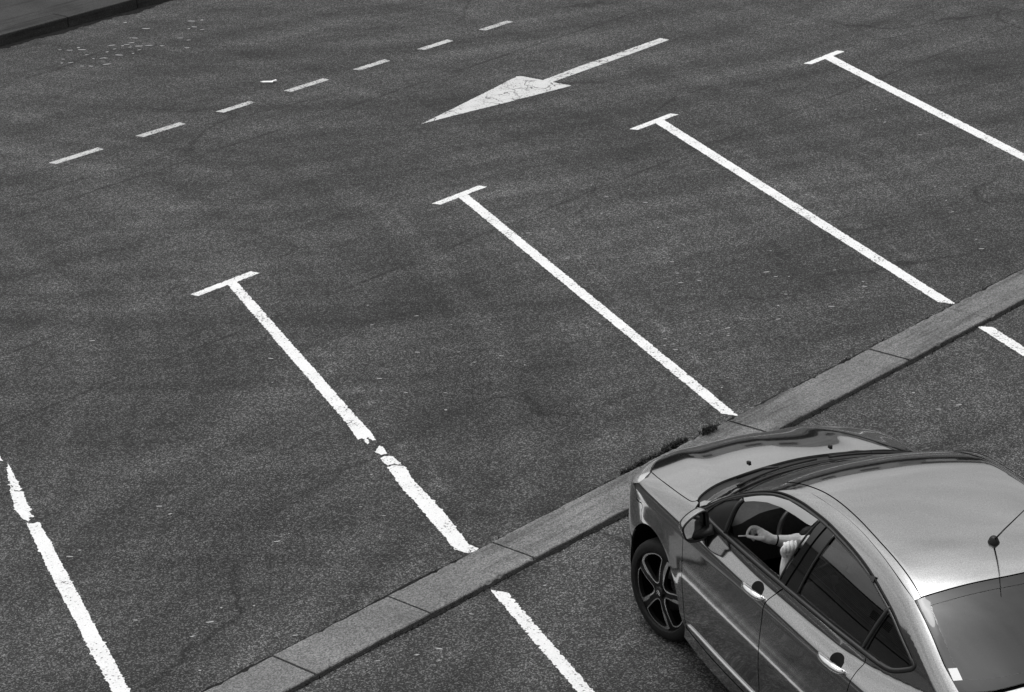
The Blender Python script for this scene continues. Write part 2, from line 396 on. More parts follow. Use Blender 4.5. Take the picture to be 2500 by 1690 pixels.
# second bay line from the left: its stem is broken in places
w = .092
te = [(1.019, 2.104), (0.868, 1.851), (0.912, 1.853), (0.857, 1.747), (0.891, 1.761), (0.947, 1.837), (0.93, 1.769), (0.946, 1.748), (1.047, 1.915), (1.117, 2.067)]
top = [(2.12,4.994),(2.135,4.912),(2.452,4.912)]+[tuple(p) for p in te]+[(2.548,4.905),(2.80,4.912),(2.788,5.004)]
blob = [(0.8, 1.617), (0.887, 1.666), (0.895, 1.633), (0.833, 1.528), (0.791, 1.542), (0.794, 1.579)]
chunk = [(0.747, 1.513), (0.792, 1.512), (0.822, 1.462), (0.754, 1.316), (0.722, 1.375), (0.69, 1.383), (0.708, 1.45)]
low = [(0.664, 1.371), (0.72, 1.343), (0.749, 1.283), (0.647, 1.136), (0.549, 0.935), (0.377, 0.574), (0.13, 0.133), (0.115, 0.055), (0.12, 0.024), (0.07, 0.015), (0.027, 0.037), (0.016, 0.108), (0.062, 0.196), (0.113, 0.28), (0.243, 0.541), (0.382, 0.804), (0.5, 1.052), (0.627, 1.273)]
low = [(a-.014, b+.006) if k >= 12 else (a+.004, b-.002) for k, (a, b) in enumerate(low)]
marking('bay_line', [top, blob, chunk, low], A_LINE, 'white T-shaped bay line broken near its lower end, left of the car', 'road marking', GB, amp=.006, seed=2)
marking('bay_line', [tee(2.75, 4.93, 5.56, .092)], A_LINE, 'unbroken white T-shaped bay line ending at the kerb just behind the car bonnet', 'road marking', GB, amp=.005, seed=3)
marking('bay_line', [tee(5.5, 7.645, 8.285, .105)], A_LINE, 'white T-shaped bay line ending at the kerb far right of the car', 'road marking', GB, amp=.004, seed=4)
marking('bay_line', [tee(8.25, 10.415, 11.03, .112)], A_LINE, 'white T-shaped bay line nearest the upper right corner', 'road marking', GB, amp=.0045, seed=5)
p0 = [[(-1.416, 2.642), (-1.408, 2.601), (-1.365, 2.568), (-1.429, 2.432), (-1.508, 2.273), (-1.659, 1.979), (-1.856, 1.588), (-2.125, 1.061), (-2.289, 0.725), (-2.409, 0.502), (-2.513, 0.298), (-2.579, 0.382), (-2.47, 0.58), (-2.369, 0.797), (-2.175, 1.173), (-1.956, 1.615), (-1.763, 1.988), (-1.592, 2.308), (-1.5, 2.486)], [(-1.09, 3.227), (-1.155, 3.087), (-1.12, 3.043), (-1.216, 2.888), (-1.273, 2.766), (-1.298, 2.759), (-1.322, 2.674), (-1.351, 2.685), (-1.397, 2.636), (-1.4, 2.691), (-1.372, 2.758), (-1.35, 2.815), (-1.34, 2.852), (-1.216, 3.046)], [(-0.879, 3.515), (-1.008, 3.273), (-1.105, 3.083), (-1.13, 3.072), (-1.142, 3.103), (-1.05, 3.298)], stem(-2.75, 3.62, 4.93, .085)]
p0.append([(-.58,4.992),(-.55,4.908),(.07,4.914),(.05,5.0)])
marking('bay_line', p0, A_LINE, 'patchy white bay line in the lower left corner', 'road marking', GB, amp=.006, seed=6)
marking('bay_line', [stem(0, -4.9, -.47, .088, .45)], A_LINE, 'white bay line on the near side of the kerb, left of the front wheel', 'road marking', GB, amp=.008, seed=7)
marking('bay_line', [stem(5.5, -4.9, -.42, .10, .35)], A_LINE, 'white bay line below the kerb at the right edge, beyond the roof', 'road marking', GB, amp=.004, seed=8)
marking('bay_line', [stem(2.75, -4.9, -.45, .09, .35)], A_LINE, 'white bay line hidden under the parked car', 'road marking', GB, amp=.006, seed=9)
GD = 'dashes of the lane centre line'
dash = [(3.69,4.266),(4.735,5.282),(5.745,6.185),(6.645,7.19),(7.615,8.07),(8.562,9.02),(9.525,9.972)]
dl = ['leftmost lane dash, nearest the left edge', 'second lane dash from the left edge', 'third lane dash from the left, right of a longer gap', 'lane dash beside the scrap of white paper', 'lane dash above the tip of the lane arrow', 'second lane dash from the top of the photo', 'topmost and shortest looking lane dash']
for i, (a, b) in enumerate(dash):
    yl = (8.628, 8.612, 8.585, 8.566, 8.554, 8.550, 8.550)[i]; sk = (-.006, -.006, 0, 0, 0, 0, 0)[i]
    marking('lane_dash', [[(a-.008, yl+.090), (a+.014, yl-.002), (b, yl-.002+sk), (b+.006, yl+.092+sk)]], A_WORN, 'faded white '+dl[i], 'road marking', GD, amp=.004, seed=20+i)
arrow = [(6.60,6.722),(6.98,6.663),(7.66,6.532),(8.452,6.398),(8.437,6.640),(8.80,6.648),(9.6,6.662),(10.363,6.682),(10.362,6.808),(9.6,6.796),(9.05,6.798),(8.75,6.782),(8.432,6.768),(8.425,7.035),(8.385,7.078),(7.9,6.972),(7.245,6.842)]
marking('direction_arrow', [arrow], A_ARROW, 'long white lane arrow with cracked triangular head pointing left', 'road marking', amp=.004, seed=40)

# ------------------------------------------------------------------ small things lying on the asphalt
sc = MB(); sp_ = [(-.075,.055),(-.03,.02),(0,.03),(.035,.0),(.075,-.02),(.06,-.05),(.02,-.035),(-.005,-.06),(-.04,-.02),(-.07,.02)]
rr = random.Random(2)
n = len(sp_); sc.add([(a, b, .012+.012*rr.random()) for a, b in sp_]+[(a*.9, b*.9, .004) for a, b in sp_], [tuple(range(n)), tuple(range(2*n-1, n-1, -1))]+[(i, (i+1) % n, n+(i+1) % n, n+i) for i in range(n)])
o = sc.build('paper_scrap', A_SCRAP); o.location = (6.765, 9.0, .001)
tag(o, 'torn white scrap of paper lying on the lane above the dashes', 'litter')
protos = []
for k in range(4):
    r = random.Random(50+k); m_ = r.choice((6, 7, 8)); L = .016; v = []
    for i in range(m_):
        a = 2*math.pi*i/m_; v.append((L*(1+.7*(k % 2))*math.cos(a)*r.uniform(.6, 1.1), L*.55*math.sin(a)*r.uniform(.6, 1.1), .0022+r.random()*.0014))
    bb = [(a*.8, b*.8, .0005) for a, b, c in v]
    me = bpy.data.meshes.new('fleck'); me.from_pydata(v+bb, [], [tuple(range(m_)), tuple(range(2*m_-1, m_-1, -1))]+[(i, (i+1) % m_, m_+(i+1) % m_, m_+i) for i in range(m_)]); me.materials.append(A_FLECK); me.update(); protos.append(me)
cl = [[6.332,11.801],[6.382,11.699],[6.507,11.705],[6.468,11.606],[6.373,11.404],[6.111,11.478],[6.001,11.366],[6.067,11.301],[6.048,11.091],[6.102,11.013],[6.311,11.221],[6.377,11.156],[6.399,11.124],[6.245,10.927],[6.569,11.305],[6.774,11.475],[6.698,11.335],[6.562,11.102],[6.831,11.361],[6.892,11.368],[6.842,11.252],[6.971,11.38],[6.696,11.031],[6.919,11.204],[6.829,11.085],[7.009,11.136],[7.099,11.544],[7.119,11.502],[7.08,11.003],[7.457,11.704],[7.496,12.098],[7.405,11.087],[7.404,10.943],[7.185,10.726],[7.732,11.304],[7.814,11.316],[7.79,11.153],[7.965,11.528],[8.066,11.467]]
def fleck(x, y, s, label, group, i):
    o = bpy.data.objects.new('leaf_fleck', protos[i % 4]); o.location = (x, y, .0008); o.rotation_euler = (0, 0, rr.uniform(-1.3, -.3)); o.scale = (s, s, s); COL.objects.link(o)
    tag(o, label, 'leaf litter', group)
for i, (x, y) in enumerate(cl): fleck(x, y, rr.uniform(.9, 1.9), 'pale fallen leaf fleck in the cluster beyond the lane dashes', 'leaf flecks clustered near the far kerb', i)
def ground_px(u, v):
    d = fw_+((u-1250)/FPX)*r2_-((v-845)/FPX)*u2_; t = -CAM[2]/d[2]; return (CAM+t*d)[:2]
fl = [(898,746),(908,794),(917,870),(925,925),(931,955),(1017,772),(1102,793),(1119,860),(1223,793),(1157,885),(1281,892),(660,876),(665,934),(990,959),(1088,1002),(880,1238),(907,1159),(937,1260),(705,1304),(676,1323),(415,1256),(225,833),(1463,791),(1223,870),(1430,795),(1575,495),(1606,556),(1640,640),(1653,668),(1661,691),(1707,666),(1708,685),(1681,775),(1727,784),(1709,815),(1776,802),(1779,815),(1623,828),(1622,844),(1648,854),(1434,800),(1158,885),(1281,892),(1018,861),(1244,997),(1088,960),(1018,772),(1702,665),(1882,613),(1871,665),(1926,676),(1893,676),(1705,686),(1918,719),(1900,747),(1900,780),(2107,688),(2030,749),(1772,803),(1736,816),(1778,820),(1733,876),(1762,947),(2037,660),(2282,456),(2325,518),(2352,540),(2363,560),(2383,585),(2396,608),(2112,244),(2137,268),(2160,299),(2246,330),(2310,490),(388,1237),(195,1344),(170,1360),(540,1485),(512,1520),(470,1555),(330,1515),(620,1480),(720,1552),(1018,1600),(1072,1585),(1072,1613),(922,1614),(737,1612),(692,1651),(488,1638),(1150,1500),(1330,1430),(2335,812),(2370,930),(2340,990),(2150,935),(2110,700),(2230,960),(2290,1000),(1350,560),(1480,480)]
for i, (u, v) in enumerate(fl):
    x, y = ground_px(u, v); fleck(x, y, rr.uniform(.5, 1.05), 'tiny pale fleck scattered on the dark asphalt', 'small pale flecks on the car park', i)

# weeds growing along the kerb
def weed(name, cx, cy, rx, ry, h, n, seed, label=None, group=None, cat='weed', kind=None, z0=0.):
    r = random.Random(seed); mb = MB()
    for i in range(n):
        a = r.uniform(0, 2*math.pi); q = math.sqrt(r.random()); bx, by = rx*q*math.cos(a), ry*q*math.sin(a)
        hh = h*r.uniform(.35, 1.)*(1-.5*q*q); dx, dy = r.gauss(0, .5)*hh, r.gauss(0, .5)*hh; wd = r.uniform(.0015, .004); an = r.uniform(0, math.pi)
        wx, wy = wd*math.cos(an), wd*math.sin(an)
        mb.add([(bx-wx, by-wy, z0-.004), (bx+wx, by+wy, z0-.004), (bx+dx*.45+wx, by+dy*.45+wy, z0+hh*.65), (bx+dx*.45-wx, by+dy*.45-wy, z0+hh*.65), (bx+dx, by+dy, z0+hh)], [(0,1,2,3), (3,2,4)])
        if r.random() < .5:
            lx, ly, lz = bx+dx*.5, by+dy*.5, z0+hh*r.uniform(.3, .9); s_ = r.uniform(.008, .018); b = r.uniform(0, 6.3); tz = r.uniform(-.5, .5)*s_
            mb.add([(lx, ly, lz), (lx+s_*math.cos(b-.4), ly+s_*math.sin(b-.4), lz+tz), (lx+1.5*s_*math.cos(b), ly+1.5*s_*math.sin(b), lz+1.4*tz), (lx+s_*math.cos(b+.4), ly+s_*math.sin(b+.4), lz+tz)], [(0,1,2,3)])
    o = mb.build(name, A_WEED); o.location = (cx, cy, 0)
    return tag(o, label, cat, group, kind)
GW = 'weed clumps along the kerb'
weed('weed_clump', 1.76, .035, .24, .022, .045, 300, 1, 'dark weed clump at the kerb beside the headlight of the car', GW)
weed('weed_clump', 2.12, .045, .15, .028, .06, 260, 2, 'thickest dark weed clump at the kerb behind the bonnet', GW)
weed('weed_clump', 2.42, -.02, .09, .035, .05, 160, 3, 'small dark weed tuft growing in the kerb joint right of the thickest clump', GW, z0=.03)
r = random.Random(9); mb = MB(); 
for i in range(700):
    side = r.random() < .72; x = r.choice([r.gauss(c, .28) for c in (-1.2, -.3, .9, 3.0, 3.35, 4.0, 4.7, 5.5)]) if r.random() < .7 else r.uniform(-2, 6.3)
    y = (-KW-.02-abs(r.gauss(0, .014))) if side else (.02+abs(r.gauss(0, .012)))
    h = abs(r.gauss(0, .018))+.008; a = r.uniform(0, 6.28); wv = .004
    mb.add([(x-wv*math.cos(a), y-wv*math.sin(a), .003), (x+wv*math.cos(a), y+wv*math.sin(a), .003), (x+r.gauss(0, .02), y+r.gauss(0, .02), h)], [(0,1,2)])
tag(mb.build('kerb_grass', A_WEED), kind='stuff')

# ------------------------------------------------------------------ buildings across the lane (beyond the frame; the car mirrors them)
A_WALL_D = mat_concrete('dark_render', .06, .15); A_WALL_L = mat_concrete('pale_render', .62, .1); A_WALL_W = mat_concrete('white_render', .8, .06); A_WIN = simple('window_glass', .02, .05, coat=1.); A_SLAT = simple('louvre_metal', .30, .5); A_ROOF = simple('roof_tiles', .05, .8)
def building(name, label, x0, x1, y0, y1, h, wall, nwin, floors, slats=False, face='S', rh=.24):
    e = empty(name, ((x0+x1)/2, (y0+y1)/2, 0)); tag(e, label, 'building'); cx, cy = (x0+x1)/2, (y0+y1)/2
    mb = MB(); mb.box((0, 0, h/2), (x1-x0, y1-y0, h)); mb.build('wall', wall, e)
    mb = MB(); mb.box((0, 0, h+rh/2), (x1-x0+.5, y1-y0+.5, rh), bev=.03); mb.build('roof', A_ROOF, e)
    fh = h/floors
    for f in range(floors):
        for i in range(nwin):
            t = (i+.5)/nwin
            mb = MB()
            if face == 'S': c = (x0-cx+(x1-x0)*t, y0-cy-.01, fh*(f+.52)); d = (min(1.5, (x1-x0)/nwin*.5), .08, fh*.45)
            else: c = (x0-cx-.01, y0-cy+(y1-y0)*t, fh*(f+.52)); d = (.08, min(1.5, (y1-y0)/nwin*.5), fh*.45)
            mb.box(c, d); wn = mb.build('window', A_WIN, e)
            mb = MB(); dd = list(d); dd[2] = .07; cc_ = list(c); cc_[2] -= d[2]/2+.035
            if face == 'S': dd[0] += .2; dd[1] = .22
            else: dd[1] += .2; dd[0] = .22
            mb.box(cc_, dd); mb.build('sill', A_WALL_L, wn)
    if slats:
        mb = MB(); n = int(h/.26)-2
        for i in range(n): mb.box((0, y0-cy-.06, .4+i*.26), (x1-x0-.6, .07, .11), tilt=Matrix.Rotation(.5, 3, 'X'))
        mb.build('louvres', A_SLAT, e)
    return e
building('warehouse', 'long pale warehouse clad in ribbed sheet across the lane', -18, 13, 21.5, 33, 3.7, A_WALL_L, 2, 1, True)
building('terrace_house', 'dark rendered terrace house right of the warehouse', 14, 26, 23, 32, 4.4, A_WALL_D, 4, 1)
building('garage_building', 'long pale garage block with a dark overhanging roof facing the car bonnet', 40, 52, -6, 24, 4.8, A_WALL_W, 5, 1, False, 'W', 1.4)
building('white_house', 'small white house beside the garage block', 40, 50, 26, 38, 7.0, A_WALL_L, 3, 2, False, 'W')
building('workshop_building', 'long dark workshop at the right end of the car park', 30, 42, -45, -10, 5.0, A_WALL_D, 6, 1, False, 'W')

A_HEDGE = simple('hedge_leaf', .035, .8, noise=.6, nscale=8, bump=.8)
r = random.Random(77); mb = MB()
for i in range(2600):                                # a clipped hedge before the garages
    y, z = r.uniform(-14, 34), r.uniform(.05, 2.5)
    a, b, s_ = r.uniform(0, 6.3), r.uniform(-.8, .8), r.uniform(.14, .26); u = np.array([math.cos(a), math.sin(a), b])*s_; w_ = np.array([-math.sin(a), math.cos(a), r.uniform(-.6, .6)])*s_*.6; c_ = np.array([37.2+r.uniform(-.6, .6), y, z])
    mb.add([c_-u, c_+w_, c_+u, c_-w_], [(0,1,2,3)])
mb.box((37.2, 10, 1.1), (.7, 47.5, 2.2)); tag(mb.build('hedge', A_HEDGE), 'clipped dark hedge in front of the garage block', 'hedge')

def hspl(pts):
    """monotone-ish cubic (finite-difference hermite) through points"""
    pts=np.array(pts,float);X=pts[:,0];Y=pts[:,1]
    d=np.diff(Y)/np.diff(X);m=np.zeros(len(X))
    m[0]=d[0];m[-1]=d[-1]
    h=np.diff(X)
    m[1:-1]=(d[:-1]*h[1:]+d[1:]*h[:-1])/(h[1:]+h[:-1])
    def f(x):
        x=np.asarray(x,float);xc=np.clip(x,X[0],X[-1])
        i=np.clip(np.searchsorted(X,xc)-1,0,len(X)-2)
        t=(xc-X[i])/h[i]
        y=(2*t**3-3*t**2+1)*Y[i]+(t**3-2*t**2+t)*h[i]*m[i]+(-2*t**3+3*t**2)*Y[i+1]+(t**3-t**2)*h[i]*m[i+1]
        return y+np.where(x<X[0],(x-X[0])*m[0],0)+np.where(x>X[-1],(x-X[-1])*m[-1],0)
    return f
def stab(pts,sig,lo,hi,step):
    """smoothed table of a curve, so that reflections run clean"""
    g=hspl(pts);pad=int(4*sig/step)
    xs=np.arange(lo-4*sig-step,hi+4*sig+step,step);ys=g(xs)
    k=np.exp(-.5*(np.arange(-pad,pad+1)*step/sig)**2);k/=k.sum()
    yy=np.convolve(ys,k,'valid');xx=xs[pad:len(xs)-pad]
    m=np.gradient(yy,step)
    def f(x):
        x=np.clip(np.asarray(x,float),xx[0],xx[-1]-1e-9);i=np.minimum(((x-xx[0])/step).astype(int),len(xx)-2);t=(x-xx[i])/step
        return (2*t**3-3*t**2+1)*yy[i]+(t**3-2*t**2+t)*step*m[i]+(-2*t**3+3*t**2)*yy[i+1]+(t**3-t**2)*step*m[i+1]
    return f
def smax(a,b,k):
    h=np.clip(.5+.5*(a-b)/k,0,1);return b*(1-h)+a*h+k*h*(1-h)
def smin(a,b,k): return -smax(-a,-b,k)
W0=stab([(-1.0,.74),(-.8,.79),(-.5,.83),(0,.862),(.6,.874),(1.5,.876),(2.2,.874),(2.65,.870),(3.0,.845),(3.3,.79),(3.5,.71)],.09,-1.6,4.1,.01)
Ds=stab([(.10,-.10),(.2,-.055),(.3,-.020),(.42,-.006),(.54,-.0008),(.590,-.0020),(.620,-.0046),(.70,-.0095),(.78,-.0148),(.85,-.0210),(.880,-.030),(.90,-.049),(.94,-.086),(.985,-.123),(1.1,-.20),(1.3,-.34)],.010,-.3,2.0,.001)
ZC=stab([(-1.1,.98),(-.9,1.045),(-.6,1.075),(-.2,1.08),(.3,1.05),(2.0,1.075),(2.3,1.058),(2.6,1.030),(2.9,.982),(3.1,.933),(3.3,.862),(3.42,.79),(3.5,.69)],.06,-1.6,4.1,.01)
def Zt(x,y):
    a=np.abs(y)
    fr=np.clip((x-2.0)/.5,0,1)
    z=ZC(x)-.085*(a/.75)**2.2
    # hood ridge
    yr=.60-.20*np.clip((x-2.3)/1.0,0,1.2)
    z=z+fr*.010*np.exp(-((a-yr)/.10)**2)-fr*.006*np.exp(-((a-.25)/.2)**2)
    return z
XF=lambda y,z: 3.505-.34*(np.abs(y)/.80)**3-.05*np.clip((z-.55)/.3,-.6,1.5)**2
XR=lambda y,z: -.955+.22*(np.abs(y)/.80)**3+.05*np.clip((z-.6)/.3,-1,1.5)**2
ZR=stab([(-.75,.93),(-.52,1.08),(-.3,1.20),(-.1,1.305),(.12,1.395),(.35,1.438),(.7,1.464),(1.0,1.468),(1.3,1.446),(1.6,1.380),(1.9,1.266),(2.2,1.133),(2.45,1.012),(2.65,.91)],.06,-1.6,4.2,.01)
WG=stab([(-.9,.60),(-.5,.66),(0,.735),(.5,.775),(1.0,.788),(1.5,.79),(2.0,.775),(2.4,.73),(2.7,.65)],.10,-1.6,4.2,.01)
TB=stab([(.7,.03),(.96,0),(1.1,-.042),(1.25,-.105),(1.35,-.165),(1.42,-.22),(1.5,-.30)],.03,-.3,2.4,.002)
XM=1.0
def greenhouse(x,y,z):
    a=np.abs(y)
    xe=XM+(x-XM)*(1+.10*(a/.7)**2)
    zr=ZR(xe)-.045*(a/.6)**2.3
    d=np.gradient if False else None
    # slope-normalise the roof distance
    e=.01;sl=(ZR(xe+e)-ZR(xe-e))/(2*e)
    top=(z-zr)/np.sqrt(1+sl**2)
    side=(a-(WG(x)+TB(z)))/1.08
    return smax(top,side,.055)
KL=.05
def lower(x,y,z):
    a=np.abs(y)
    side=a-(W0(x)+Ds(z))
    e=.01;sl=(ZC(x+e)-ZC(x-e))/(2*e)
    top=(z-Zt(x,y))/np.sqrt(1+sl**2)
    f=smax(side,top,KL)
    f=smax(f,x-XF(y,z),.12)
    f=smax(f,XR(y,z)-x,.10)
    f=np.maximum(f,.15-z)
    # wheel-arch flare
    for wx in (0.,2.652):
        r=np.hypot(x-wx,z-.325)
        f=f-.006*np.exp(-((r-.365)/.06)**2)*np.clip((a-.6)/.1,0,1)*np.clip((.9-z)/.1,0,1)
    return f
def F(P):
    x,y,z=P[...,0],P[...,1],P[...,2]
    return smin(lower(x,y,z),greenhouse(x,y,z),.012)
def grad(P,e=2e-3):
    g=np.stack([F(P+np.eye(3)[k]*e)-F(P-np.eye(3)[k]*e) for k in range(3)],-1)
    return g/np.maximum(np.linalg.norm(g,axis=-1,keepdims=True),1e-9)
def hit(O,D,t0=0.,t1=6.,n=900,fn=None):
    """first crossing from outside of F along rays; O,D (N,3). returns points, ok, minF"""
    fn=fn or F
    O=np.atleast_2d(O);D=np.atleast_2d(D)
    ts=np.linspace(t0,t1,n)
    N=len(O);lo=np.full(N,np.nan);hi=np.full(N,np.nan);mn=np.full(N,1e9);pv=None
    done=np.zeros(N,bool)
    for a,b in zip(ts[:-1],ts[1:]):
        f=fn(O+b*D);mn=np.minimum(mn,f)
        new=(f<0)&~done
        lo[new]=a;hi[new]=b;done|=new
        if done.all():break
    l=np.where(done,lo,t1);h=np.where(done,hi,t1)
    for _ in range(34):
        m=.5*(l+h);f=fn(O+m[:,None]*D);ins=f<0
        h=np.where(ins,m,h);l=np.where(ins,l,m)
    return O+h[:,None]*D,done,mn

# ------------------------------------------------------------------ the car: panels cut from one body surface
CX, CY, CYAW = -0.51699, -4.32447, 0.46663         # rear axle on the ground, heading clockwise from +Y
car = empty('parked_car', (CX, CY, 0), math.pi/2-CYAW)
tag(car, 'metallic grey four-door saloon nosed up to the kerb, driver window down', 'car')

KIND = {'L': None, 'T': None, 'Q': None, 'N': None, 'B': None}
R2 = math.sqrt(.5); NX, BX = 2.70, -.10
def rays_of(kind, uv):
    uv = np.asarray(uv, float); n = len(uv); z0 = np.zeros(n)
    if kind == 'L': return np.c_[uv[:,0], z0+1.3, uv[:,1]], np.tile([0,-1.,0], (n,1)), 1.35
    if kind == 'T': return np.c_[uv[:,0], uv[:,1], z0+1.7], np.tile([0,0,-1.], (n,1)), 1.6
    if kind == 'Q': return np.c_[uv[:,0], -uv[:,1]*R2+1.7*R2, uv[:,1]*R2+1.7*R2], np.tile([0,-R2,-R2], (n,1)), 1.75
    if kind in 'NB':
        xc, sg = (NX, 1) if kind == 'N' else (BX, -1)
        d = np.c_[sg*np.cos(uv[:,0]), np.sin(uv[:,0]), z0]
        return np.c_[xc+1.5*d[:,0], 1.5*d[:,1], uv[:,1]], -d, 1.4
def to_uv(kind, P):
    P = np.asarray(P, float)
    if kind == 'L': return P[:, [0,2]]
    if kind == 'T': return P[:, [0,1]]
    if kind == 'Q': return np.c_[P[:,0], (P[:,2]-P[:,1])*R2]
    if kind == 'N': return np.c_[np.arctan2(P[:,1], P[:,0]-NX), P[:,2]]
    if kind == 'B': return np.c_[np.arctan2(P[:,1], -(P[:,0]-BX)), P[:,2]]
def P3(kind, uv):
    O, D, L = rays_of(kind, uv); P, ok, mn = hit(O, D, 0, L, 170); return P
def curve(pts, closed=False, n=8):
    """Catmull-Rom through points"""
    P = [np.array(p, float) for p in pts]; m = len(P); out = []
    for i in range(m if closed else m-1):
        a = P[(i-1) % m] if (closed or i > 0) else 2*P[0]-P[1]; b = P[i]; c = P[(i+1) % m]; d = P[(i+2) % m] if (closed or i < m-2) else 2*P[-1]-P[-2]
        for j in range(n):
            t = j/n; out.append(.5*((2*b)+(c-a)*t+(2*a-5*b+4*c-d)*t*t+(3*b-a-3*c+d)*t**3))
    if not closed: out.append(P[-1])
    return np.array(out)
def resample(poly, step, closed=True):
    poly = np.asarray(poly, float); out = []; n = len(poly)
    for i in range(n if closed else n-1):
        a, b = poly[i], poly[(i+1) % n]; k = max(1, int(np.linalg.norm(b-a)/step))
        for j in range(k): out.append(a+(b-a)*j/k)
    if not closed: out.append(poly[-1])
    return np.array(out)
def clean(poly, eps=1.5e-3):
    out = [poly[0]]
    for p in poly[1:]:
        if np.linalg.norm(p-out[-1]) > eps: out.append(p)
    if np.linalg.norm(out[-1]-out[0]) < eps: out.pop()
    return np.array(out)
def pip(poly, pts):
    x, y = pts[:,0], pts[:,1]; ins = np.zeros(len(pts), bool); n = len(poly); j = n-1
    for i in range(n):
        xi, yi, xj, yj = poly[i][0], poly[i][1], poly[j][0], poly[j][1]
        c = ((yi > y) != (yj > y)) & (x < (xj-xi)*(y-yi)/((yj-yi) if yj != yi else 1e-12)+xi); ins ^= c; j = i
    return ins
def shrink(poly, d):
    """inset a 2D polygon"""
    poly = np.asarray(poly, float); n = len(poly)
    A = .5*sum(poly[i][0]*poly[(i+1) % n][1]-poly[(i+1) % n][0]*poly[i][1] for i in range(n)); s = 1 if A > 0 else -1
    out = []
    for i in range(n):
        e1 = poly[i]-poly[i-1]; e2 = poly[(i+1) % n]-poly[i]
        n1 = np.array([-e1[1], e1[0]])*s/max(np.linalg.norm(e1), 1e-9); n2 = np.array([-e2[1], e2[0]])*s/max(np.linalg.norm(e2), 1e-9)
        b = n1+n2; q = np.linalg.norm(b); b = b/q if q > 1e-6 else n1
        out.append(poly[i]+b*d/max(.5, b@n1))
    return np.array(out)
def panel(name, kind, poly, mat, parent=car, holes=(), gap=.0022, off=0., lip=.012, step=.035, estep=.02, mirror=None, relief=None, both=False):
    """a sheet cut out of the body surface: outline in the projection `kind`; returns [left, right] objects"""
    poly = resample(clean(shrink(resample(clean(np.asarray(poly, float)), estep), gap)), estep) if gap else resample(clean(np.asarray(poly, float)), estep)
    hs = [resample(clean(np.asarray(h, float)), estep) for h in holes]
    lo, hi = poly.min(0), poly.max(0)
    gx, gy = np.meshgrid(np.arange(lo[0]+step*.5, hi[0], step), np.arange(lo[1]+step*.5, hi[1], step)); g = np.c_[gx.ravel(), gy.ravel()]
    if len(g):
        k = pip(poly, g)
        for h in hs: k &= ~pip(h, g)
        g = g[k]
        edge = np.vstack([poly]+hs)
        if len(g):
            dm = np.min(np.hypot(g[:,None,0]-edge[None,:,0], g[:,None,1]-edge[None,:,1]), axis=1); g = g[dm > step*.42]
    vs = [Vector(p) for p in poly]; es = [(i, (i+1) % len(poly)) for i in range(len(poly))]
    for h in hs:
        b = len(vs); vs += [Vector(p) for p in h]; es += [(b+i, b+(i+1) % len(h)) for i in range(len(h))]
    vs += [Vector(p) for p in g]
    V, Ed, Fc, *_ = delaunay_2d_cdt(vs, es, [], 0, 1e-6)
    V = np.array([tuple(v) for v in V]); Fc = [list(f) for f in Fc]
    cen = np.array([V[f].mean(0) for f in Fc]); k = pip(poly, cen)
    for h in hs: k &= ~pip(h, cen)
    Fc = [f for f, kk in zip(Fc, k) if kk]
    used = sorted({i for f in Fc for i in f}); mp = {a: b for b, a in enumerate(used)}; V = V[used]; Fc = [[mp[i] for i in f] for f in Fc]
    P = P3(kind, V); N = grad(P)
    if relief is not None: P = P+N*relief(P)[:,None]
    P = P+N*off
    # orientation
    F2 = []
    for f in Fc:
        nn = np.cross(P[f[1]]-P[f[0]], P[f[2]]-P[f[0]])
        F2.append(f if nn @ N[f[0]] > 0 else f[::-1])
    cnt = {}
    for f in F2:
        for i in range(3):
            a, b = f[i], f[(i+1) % 3]; cnt[(a, b)] = cnt.get((a, b), 0)+1
    bd = [(a, b) for (a, b) in cnt if (b, a) not in cnt]
    PV = list(P); NV = list(N); FF = [tuple(f) for f in F2]
    if lip:
        for a, b in bd:
            e = P[b]-P[a]; o = np.cross(e, N[a]); o /= max(np.linalg.norm(o), 1e-9)
            q = len(PV); PV += [P[b], P[a], P[a]-N[a]*lip, P[b]-N[b]*lip]; NV += [o]*4; FF.append((q, q+1, q+2, q+3))
    outs = [meshobj(name, PV, FF, mat, parent, normals=NV)]
    if mirror:
        PM = np.array(PV)*[1,-1,1]; NM = np.array(NV)*[1,-1,1]
        outs.append(meshobj(name, PM, [f[::-1] for f in FF], mat, mirror if mirror is not True else parent, normals=NM))
    return outs
def mirror_obj(o, parent=None):
    me = o.data.copy(); me.transform(Matrix.Scale(-1, 4, (0,1,0))); me.flip_normals()
    c = bpy.data.objects.new(o.name.split('.')[0], me); return put(c, parent if parent is not None else o.parent)
def on(kind, uv): return P3(kind, np.atleast_2d(np.asarray(uv, float)))
def XZ(pts): return P3('L', np.array(pts, float))

# --- feature curves (3D, car axes: x forward from the rear axle, y left, z up)
c_dlo = np.array([(2.246,.745,.969),(2.176,.701,1.023),(2.071,.662,1.098),(1.905,.630,1.187),(1.696,.612,1.281),(1.509,.598,1.346),(1.315,.592,1.379),(1.158,.591,1.389),(1.001,.59,1.39),(.856,.595,1.383),(.668,.604,1.367),(.494,.617,1.339),(.334,.634,1.297),(.201,.648,1.254),(.081,.664,1.198),(-.026,.674,1.145),(-.081,.679,1.11),(-.085,.688,1.085),(-.058,.70,1.06),(.022,.722,1.018),(.086,.735,.996),(.175,.745,.989),(.28,.753,.991),(.404,.76,.992),(.756,.776,.990),(1.161,.784,.985),(1.448,.786,.979),(1.782,.782,.972),(2.021,.775,.963)])
c_low = np.array([(1.716,.536,1.289),(1.575,.523,1.345),(1.372,.521,1.398),(1.147,.524,1.426),(.96,.523,1.434),(.762,.527,1.429),(.541,.543,1.411),(.388,.556,1.389),(.236,.568,1.358),(.134,.572,1.335)])
